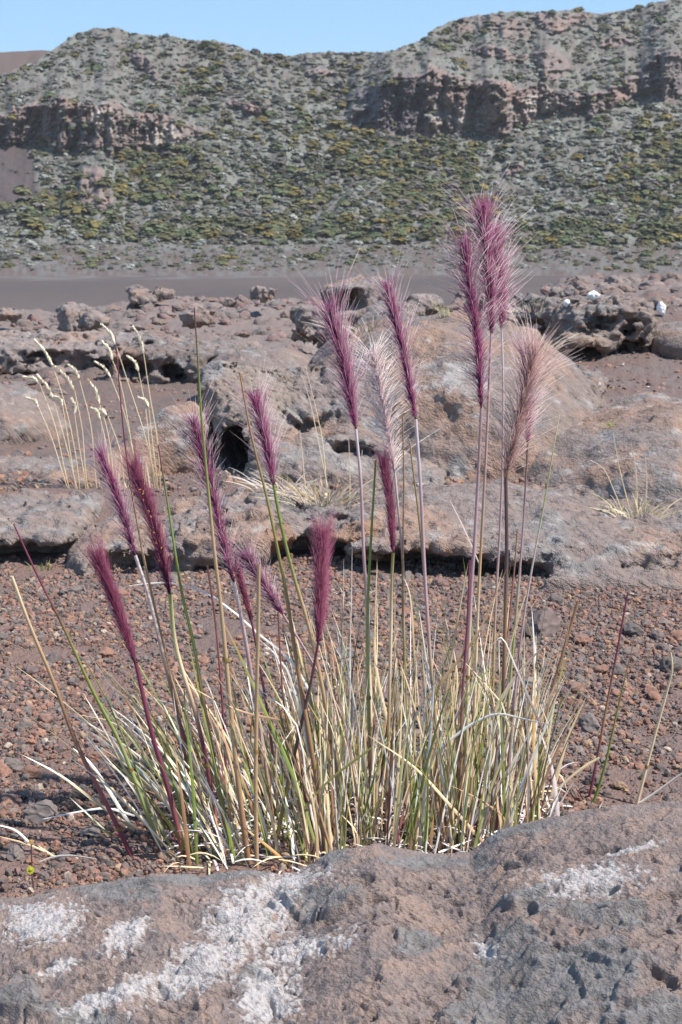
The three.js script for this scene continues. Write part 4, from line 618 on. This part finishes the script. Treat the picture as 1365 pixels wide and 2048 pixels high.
stems.forEach(([pts, d0, d1, w0, w1, col, pl], k) => {
  const b = new MB(); reed(b, path(pts, d0, d1), w0 * PXM * 0.5, w1 * PXM * 0.5, col, 26, 7, k);
  const n = pts.length > 4 && w0 > 7 ? path(pts, d0, d1).getPointAt(0.22 + 0.1 * (k % 3)) : null;
  const m = put('stalk', b, clump, null, stemMat);
  if (n) { const s = new MB(), r = w0 * PXM * 0.56, up = new THREE.LineCurve3(n.clone().add(V3(0, -3 * PXM, 0)), n.clone().add(V3(0, 4 * PXM, 0))); reed(s, up, r, r * 0.96, () => [0.26, 0.17, 0.04], 2, 7); put('node', s, m, null, stemMat); }
  if (pl) plume(pl[0], d1, { ...kindsOf[pl[1]], ...pl[2] }, m, k + 3);
});
// leaves that can be followed in the photograph
const leaves = [
  [[[190, 1775], [130, 1725], [60, 1690], [-20, 1668]], 2.0, 6, 'straw', 'tan'], [[[58, 1684], [30, 1660], [-15, 1648]], 2.0, 5, 'white', 'white'], [[[165, 1770], [110, 1715], [75, 1690]], 1.99, 5, 'straw', 'straw'], [[[270, 1660], [200, 1610], [120, 1550], [44, 1509]], 2.03, 7, 'tan', 'straw', 'white'], [[[270, 1632], [215, 1617], [150, 1625], [70, 1642]], 2.05, 5, 'white', 'white'], [[[-10, 1790], [60, 1735], [120, 1712], [190, 1718], [290, 1745]], 1.98, 6, 'white', 'white'], [[[300, 1750], [220, 1670], [140, 1595]], 2.06, 6, 'straw', 'lime', 'white'], [[[330, 1760], [250, 1630], [190, 1540], [150, 1450]], 2.1, 6, 'olive', 'dark', 'dark'], [[[300, 1720], [230, 1600], [180, 1525], [145, 1495]], 2.08, 8, 'white', 'white'], [[[350, 1750], [280, 1600], [215, 1470], [168, 1388]], 2.12, 6, 'tan', 'straw', 'white'],
  [[[700, 1560], [640, 1430], [590, 1330], [520, 1270], [430, 1195], [340, 1165], [255, 1172]], 2.2, 6, 'white', 'white'], [[[900, 1480], [950, 1445], [995, 1428], [1040, 1436], [1112, 1452]], 1.98, 6, 'white', 'white'], [[[1092, 1475], [1060, 1400], [1030, 1330], [1003, 1275], [985, 1290]], 2.0, 5, 'dark', 'white'], [[[975, 1450], [1020, 1370], [1070, 1310], [1135, 1254]], 2.0, 8, 'straw', 'pale'], [[[858, 1396], [910, 1330], [960, 1260], [1014, 1137]], 2.0, 8, 'tan', 'tan'], [[[1104, 1590], [1135, 1480], [1172, 1395]], 2.1, 9, 'straw', 'straw'], [[[1085, 1600], [1100, 1460], [1125, 1340], [1160, 1263]], 2.15, 6, 'straw', 'straw', 'lime', 'tan'], [[[935, 1660], [1005, 1560], [1062, 1462]], 2.02, 12, 'silver', 'white'], [[[1118, 1650], [1105, 1540], [1082, 1465]], 2.05, 10, 'silver', 'silver'], [[[980, 1700], [900, 1610], [830, 1535], [735, 1470]], 1.97, 7, 'tan', 'straw', 'tan'], [[[1000, 1680], [1010, 1640], [960, 1600], [900, 1570]], 1.97, 5, 'tan', 'brown'], [[[1080, 1640], [1068, 1500], [1070, 1380], [1068, 1310]], 2.02, 7, 'straw', 'orange', 'straw'],
  [[[1210, 1648], [1290, 1600], [1370, 1543], [1420, 1510]], 2.2, 8, 'white', 'white'], [[[1195, 1650], [1215, 1620], [1236, 1605]], 2.18, 6, 'white', 'white'], [[[1188, 1650], [1200, 1615], [1208, 1600]], 2.17, 5, 'white', 'white'], [[[1310, 1640], [1320, 1605], [1328, 1583]], 2.2, 5, 'straw', 'tan'], [[[1200, 1515], [1160, 1540], [1110, 1585], [1060, 1650]], 2.1, 6, 'straw', 'straw'], [[[1270, 1628], [1278, 1620], [1290, 1615]], 2.2, 6, 'white', 'white'], [[[1100, 1660], [1120, 1610], [1150, 1560]], 2.06, 7, 'pale', 'white'],
  [[[560, 1440], [500, 1428], [440, 1405], [385, 1375]], 1.94, 5, 'brown', 'tan'], [[[745, 1495], [660, 1560], [600, 1630], [575, 1700]], 1.95, 5, 'olive', 'olive'], [[[640, 1720], [590, 1560], [520, 1400], [470, 1290], [440, 1230]], 1.96, 8, 'lime', 'green', 'olive', 'brown'], [[[580, 1730], [520, 1680], [480, 1650]], 1.95, 6, 'orange', 'tan'], [[[395, 1730], [385, 1560], [372, 1430], [368, 1370]], 1.95, 7, 'green', 'green', 'dark'], [[[380, 1740], [365, 1600], [350, 1500]], 1.93, 8, 'brown', 'brown', 'tan'],
  [[[600, 970], [560, 925], [500, 890], [445, 858]], 4.5, 4, 'white', 'straw'], [[[560, 935], [500, 928], [450, 930]], 4.5, 3, 'straw', 'straw'], [[[560, 955], [500, 935], [445, 925]], 4.5, 3, 'white', 'white'],
  [[[790, 1500], [752, 1330], [752, 1220], [755, 1120]], 2.14, 7, 'straw', 'straw'], [[[830, 1450], [826, 1250], [818, 1180], [805, 1150]], 2.16, 5, 'tan', 'straw'], [[[905, 1450], [915, 1350], [890, 1230]], 2.2, 5, 'straw', 'straw'], [[[960, 1130], [925, 1050], [895, 990]], 2.2, 3, 'pale', 'pale'],
];
leaves.forEach(([pts, d, w, ...cols], k) => { const b = new MB(), far = d > 4; strap(b, path(pts, d, d), w * (far ? 2 : 1) * PXM, even(...cols), V3(0.2, 0.25, 1), 12, 0.3, k); if (far) return; put('leaf', b); });
// the body of the tussock
{
  const R = rng(2024), all = [];
  const tones = [['white', 'white', 0.24], ['straw', 'straw', 0.26], ['lime', 'straw', 0.06], ['green', 'olive', 0.14], ['green', 'lime', 0.07], ['tan', 'straw', 0.1], ['brown', 'tan', 0.08], ['purple', 'brown', 0.05], ['dark', 'white', 0.03]];
  for (let k = 0; k < 760; k++) {
    const z = R(), px = z < 0.62 ? lerp(610, 1090, R()) : z < 0.94 ? lerp(310, 700, R()) : lerp(270, 1140, R()), d = 1.94 + 0.36 * R(), s = (px - 690) / 400;
    const lean = (s < 0 ? s * 0.56 : s * 0.1) + (R() + R() - 1) * 0.3, tall = (px > 640 ? 1 : 0.85) * (0.1 + 0.235 * Math.pow(R(), 0.9)) * (k % 9 === 0 ? 1.3 : 1), x = px2x(px, d), bend = (s < 0 ? -0.04 : 0.03) + (R() + R() - 1) * 0.15, tw = (R() - 0.5) * 0.5;
    const y0 = ground(x, -d) - 0.005, a = V3(x, y0, -d), b2 = V3(x + Math.sin(lean) * tall * 0.55, y0 + Math.cos(lean) * tall * 0.6, -d + tw * tall * 0.4), c = V3(x + Math.sin(lean + bend) * tall * 1.05, y0 + Math.cos(lean + bend) * tall, -d + tw * tall);
    let q = R(), t = 0; while (t < tones.length - 1 && q > tones[t][2]) q -= tones[t++][2];
    let crv = new THREE.QuadraticBezierCurve3(a, b2, c);
    if (k % 6 === 1) { const kp = crv.getPoint(0.55 + 0.3 * R()), da = (R() - 0.5) * 1.5, l2 = tall * (0.2 + 0.25 * R()); crv = new THREE.CatmullRomCurve3([a, a.clone().lerp(kp, 0.5), kp, V3(kp.x + Math.sin(lean + da) * l2, kp.y + Math.cos(lean + da) * l2 * 0.8, kp.z + (R() - 0.5) * l2)], false, 'chordal'); }
    all.push({ crv, w: (3 + 5.5 * R() * R()) * PXM, col: even(tones[t][0], tones[t][1]), size: tall, face: V3((R() - 0.5) * 1.6, 0.2, 1), k });
  }
  all.sort((p, q) => q.size * q.w - p.size * p.w);
  const cut = 300 - leaves.length;
  all.slice(0, cut).forEach((q) => { const b = new MB(); strap(b, q.crv, q.w, q.col, q.face, 8, 0.4, q.k); put('leaf', b); });
  const rest = new MB(); all.slice(cut).forEach((q) => strap(rest, q.crv, q.w, q.col, q.face, 8, 0.4, q.k));
  for (let k = 0; k < 520; k++) {                                // dead leaf ends lying about the foot
    const px = lerp(330, 1130, R()), d = 1.92 + 0.36 * R(), x = px2x(px, d), y = ground(x, -d), a = R() * 6.28, l = 0.02 + 0.05 * R(), h = 0.004 + 0.05 * R() * R();
    strap(rest, new THREE.QuadraticBezierCurve3(V3(x, y + h, -d), V3(x + Math.cos(a) * l * 0.5, y + h + 0.02 * R(), -d + Math.sin(a) * l * 0.5), V3(x + Math.cos(a) * l, y + h * R() * 1.5 + 0.003, -d + Math.sin(a) * l)), (2.5 + 3 * R()) * PXM, even(R() < 0.3 ? 'white' : R() < 0.6 ? 'silver' : 'straw'), V3(0, 1, 0.4), 4, 0.3, k);
  }
  put('leaves', rest).userData.kind = 'stuff';
}
// dry grass with pale seed heads in the hollow at the left
{
  const D = 4.72, o = onRock(190, 1030), t = thing('dry_grass_tuft', 'straw coloured dry grass with pale seed heads at the left of the hollow', 'grass', [o.x, o.y, -D]), org = [o.x, o.y, -D], S = D / F;
  const heads = [[[72, 682], [108, 738], [128, 800], [150, 900], [165, 1025]], [[205, 650], [232, 690], [258, 770], [290, 870], [318, 990]], [[268, 655], [288, 708], [300, 790], [315, 880], [322, 985]], [[206, 684], [226, 722], [240, 760], [262, 880], [275, 1000]], [[258, 714], [278, 745], [292, 820], [300, 900], [312, 990]], [[52, 754], [80, 768], [110, 850], [132, 950], [150, 1020]], [[77, 752], [108, 802], [130, 880], [150, 960], [168, 1030]], [[112, 734], [150, 782], [165, 860], [172, 950], [185, 1030]], [[138, 730], [160, 762], [182, 850], [190, 940], [200, 1030]], [[56, 796], [78, 815], [105, 880], [130, 960], [155, 1028]], [[184, 816], [202, 842], [215, 900], [222, 960], [228, 1020]], [[190, 818], [216, 832], [240, 900], [248, 960], [255, 1010]], [[110, 793], [126, 812], [140, 900], [152, 980], [160, 1030]], [[192, 724], [222, 755], [250, 830], [270, 920], [285, 1000]], [[280, 796], [298, 816], [305, 880], [312, 940], [318, 990]], [[145, 800], [150, 830], [160, 900], [170, 960], [176, 1030]], [[178, 760], [200, 810], [215, 860], [225, 930], [232, 1015]]];
  heads.forEach((pts, k) => {
    const b = new MB(), low = pts.slice(1).reverse(); reed(b, path(low, D, D), 1.3 * S, 0.75 * S, even('tan', 'straw', 'straw'), 12, 5, k); const m = mesh('stem', b.geo(org), grassMat, t);
    const h = new MB(), crv = path([pts[1], [(pts[0][0] + pts[1][0]) / 2 + 3, (pts[0][1] + pts[1][1]) / 2 - 3], pts[0]], D, D), R = rng(k + 60), n = k < 10 ? 120 : 80;
    for (let j = 0; j < n; j++) { const tt = R(), p = crv.getPointAt(tt), T = crv.getTangentAt(tt), u = V3(R() - 0.5, R() - 0.5, R() - 0.5); u.addScaledVector(T, -u.dot(T)).normalize(); const w = u.clone().cross(T), l = 12 * S * (0.6 + 0.6 * R()) * (1 - 0.5 * tt), e = p.clone().addScaledVector(T, l).addScaledVector(u, l * 0.42), mm = p.clone().lerp(e, 0.45), c = mulc([0.8, 0.7, 0.52], 0.75 + 0.5 * R()), hw = 1.9 * S; const v = [p, mm.clone().addScaledVector(w, -hw), e, mm.clone().addScaledVector(w, hw)].map((q) => h.vert(q.x, q.y, q.z, c, u.x, u.y, u.z)); h.quad(...v); }
    mesh('seed_head', h.geo(org), grassMat, m);
  });
  const R = rng(71), lf = new MB();
  for (let k = 0; k < 46; k++) { const px = lerp(145, 330, R()), py = 1030 - (px > 220 ? (px - 220) * 0.4 : 0), h = 25 + 75 * R() * R(), a = at(px, py + 4, D), c = at(px + (R() - 0.6) * 50, py - h, D), m = a.clone().lerp(c, 0.55); m.y += 8 * S; strap(lf, new THREE.QuadraticBezierCurve3(a, m, c), 3.4 * S, even(R() < 0.3 ? 'lime' : 'straw', 'straw'), V3(R() - 0.5, 0.2, 1), 5, 0.3, k); }
  mesh('leaves', lf.geo(org), grassMat, t);
}
// smaller tufts on and between the rocks
function tuft(name, label, px, py, n, hMin, hMax, spread, lean, cols, seed, tallStems = []) {
  const o = onRock(px, py), d = -o.z, S = d / F, R = rng(seed), t = thing(name, label, 'grass', [o.x, o.y, o.z]), org = [o.x, o.y, o.z], b = new MB();
  for (let k = 0; k < n; k++) { const dx = (R() + R() - 1) * spread * S, dz = (R() - 0.5) * spread * S, h = lerp(hMin, hMax, R() * R()) * S, a = V3(o.x + dx, o.y - 0.006, o.z + dz), l = dx * 1.1 + (lean + (R() - 0.5) * 0.9) * h, c = V3(a.x + l, a.y + h, a.z + (R() - 0.4) * h * 0.7), m = V3(a.x + l * 0.3, a.y + h * 0.7, a.z); strap(b, new THREE.QuadraticBezierCurve3(a, m, c), (1.1 + 1.1 * R()) * S, even(cols[k % cols.length], cols[(k + 1) % cols.length]), V3(R() - 0.5, 0.3, 1), 5, 0.3, k); }
  mesh('leaves', b.geo(org), grassMat, t);
  tallStems.forEach((pts, k) => { const s = new MB(); reed(s, path(pts, d, d), 1.25 * S, 0.7 * S, even('straw', 'straw', 'pale'), 8, 5, k); mesh('stem', s.geo(org), grassMat, t); });
  return o;
}
tuft('grass_tuft', 'grey green grass tuft with a white daisy beside the cave boulder', 650, 1002, 230, 14, 78, 80, -0.05, ['olive', 'pale', 'straw', 'pale', 'tan'], 5, [[[655, 995], [645, 880], [628, 800], [611, 732]], [[660, 995], [640, 900], [622, 810], [606, 755]], [[612, 990], [606, 920], [600, 860]], [[700, 1000], [700, 940], [698, 880]], [[722, 1000], [722, 950], [725, 900]]]);
tuft('grass_tuft', 'straw grass tuft growing on the right slab behind the ledge', 1275, 1030, 90, 14, 62, 52, 0.0, ['straw', 'lime', 'pale', 'straw'], 6, [[[1245, 1025], [1232, 990], [1205, 935], [1180, 920]], [[1275, 1025], [1272, 940], [1262, 885]], [[1290, 1025], [1294, 960], [1290, 905]], [[1260, 1020], [1240, 940], [1226, 865]]]);
tuft('grass_tuft', 'thin yellowish grass on the crest rock behind the tall plumes', 893, 632, 14, 15, 44, 14, -0.3, ['straw', 'lime'], 8);
tuft('grass_tuft', 'small bright green sprout under the ledge at the left', 88, 1140, 16, 14, 30, 22, 0, ['green', 'lime'], 9);
tuft('grass_tuft', 'tangle of white dead grass under the cave of the boulder', 560, 975, 30, 14, 44, 60, -0.25, ['white', 'pale', 'straw'], 10);
tuft('grass_tuft', 'dry straw tuft lying on the gravel at the left edge', 40, 1222, 22, 5, 22, 40, 0.2, ['straw', 'tan'], 12);
tuft('grass_tuft', 'pale dry tuft on the gravel right of the flat topped plume', 690, 1190, 30, 6, 26, 44, 0.1, ['straw', 'white'], 13);
tuft('grass_tuft', 'pale green tuft in the gully between the dome and the right slab', 1228, 852, 20, 6, 20, 26, 0, ['lime', 'olive'], 14);
tuft('grass_tuft', 'straw stalks leaning out from the rock right of the rusty plume', 1090, 700, 18, 20, 60, 30, 0.9, ['straw', 'pale'], 15);
tuft('scrub', 'grey scrub on the rocks behind the pale plume', 735, 662, 90, 10, 46, 70, 0, ['pale', 'dark', 'olive', 'pale'], 16);
tuft('scrub', 'grey scrub on the crest left of the cracked outcrop', 1065, 622, 90, 10, 42, 60, 0, ['pale', 'dark', 'olive', 'pale'], 17);
// flowers
function flower(name, label, pts, d, r, petals, petalTone, heartTone, stemTone, face, seedHead) {
  const o = at(...pts[0], d), org = [o.x, o.y, o.z], S = d / F, t = thing(name, label, 'flower', org), s = new MB(); reed(s, path(pts, d, d), 2.2 * S, 1.4 * S, even(stemTone, stemTone), 8, 6); mesh('stem', s.geo(org), grassMat, t);
  const h = at(...pts[pts.length - 1], d), f = V3(...face).normalize(), u = V3(0, 1, 0).cross(f).normalize(), v = f.clone().cross(u), p = new MB();
  for (let k = 0; k < petals; k++) { const a = k / petals * 6.2832, A = u.clone().multiplyScalar(Math.cos(a)).addScaledVector(v, Math.sin(a)), B = A.clone().cross(f), P = (rr, w, z) => { const q = h.clone().addScaledVector(A, rr * r * S).addScaledVector(B, w * r * S).addScaledVector(f, z * r * S); return p.vert(q.x, q.y, q.z, petalTone, f.x, f.y, f.z); }; p.quad(P(0.25, 0, 0.1), P(0.65, 0.17, 0.22), P(1, 0, 0.1), P(0.65, -0.17, 0.22)); }
  mesh('petals', p.geo(org), grassMat, t);
  const g = new THREE.SphereGeometry(r * S * 0.52, 14, 10), m = mesh('flower_heart', g, new THREE.MeshStandardMaterial({ roughness: 0.8, color: new THREE.Color().setRGB(...heartTone), bumpMap: grain, bumpScale: 0.001 }), t); m.position.copy(h).sub(o); m.scale.set(1, 1, 0.8);
}
flower('yellow_flower', 'small yellow green flower on a dark stem at the lower left', [[68, 1786], [66, 1760], [62, 1740]], 1.88, 9.5, 15, [0.5, 0.5, 0.03], [0.42, 0.4, 0.03], 'dark', [-0.1, 0.35, 1]);
flower('dry_flower', 'withered orange flower bud above the yellow green flower', [[66, 1775], [64, 1725], [63, 1684]], 1.92, 7.5, 9, [0.4, 0.23, 0.06], [0.45, 0.26, 0.08], 'dark', [0, 1, 0.4]);
flower('daisy', 'tiny white daisy in the grass tuft beside the cave boulder', [[655, 1006], [653, 1000], [651, 991]], -onRock(650, 1002).z - 0.04, 6.5, 12, [0.8, 0.78, 0.74], [0.7, 0.5, 0.1], 'olive', [0, 0.4, 1]);
renderer.render(scene, camera);
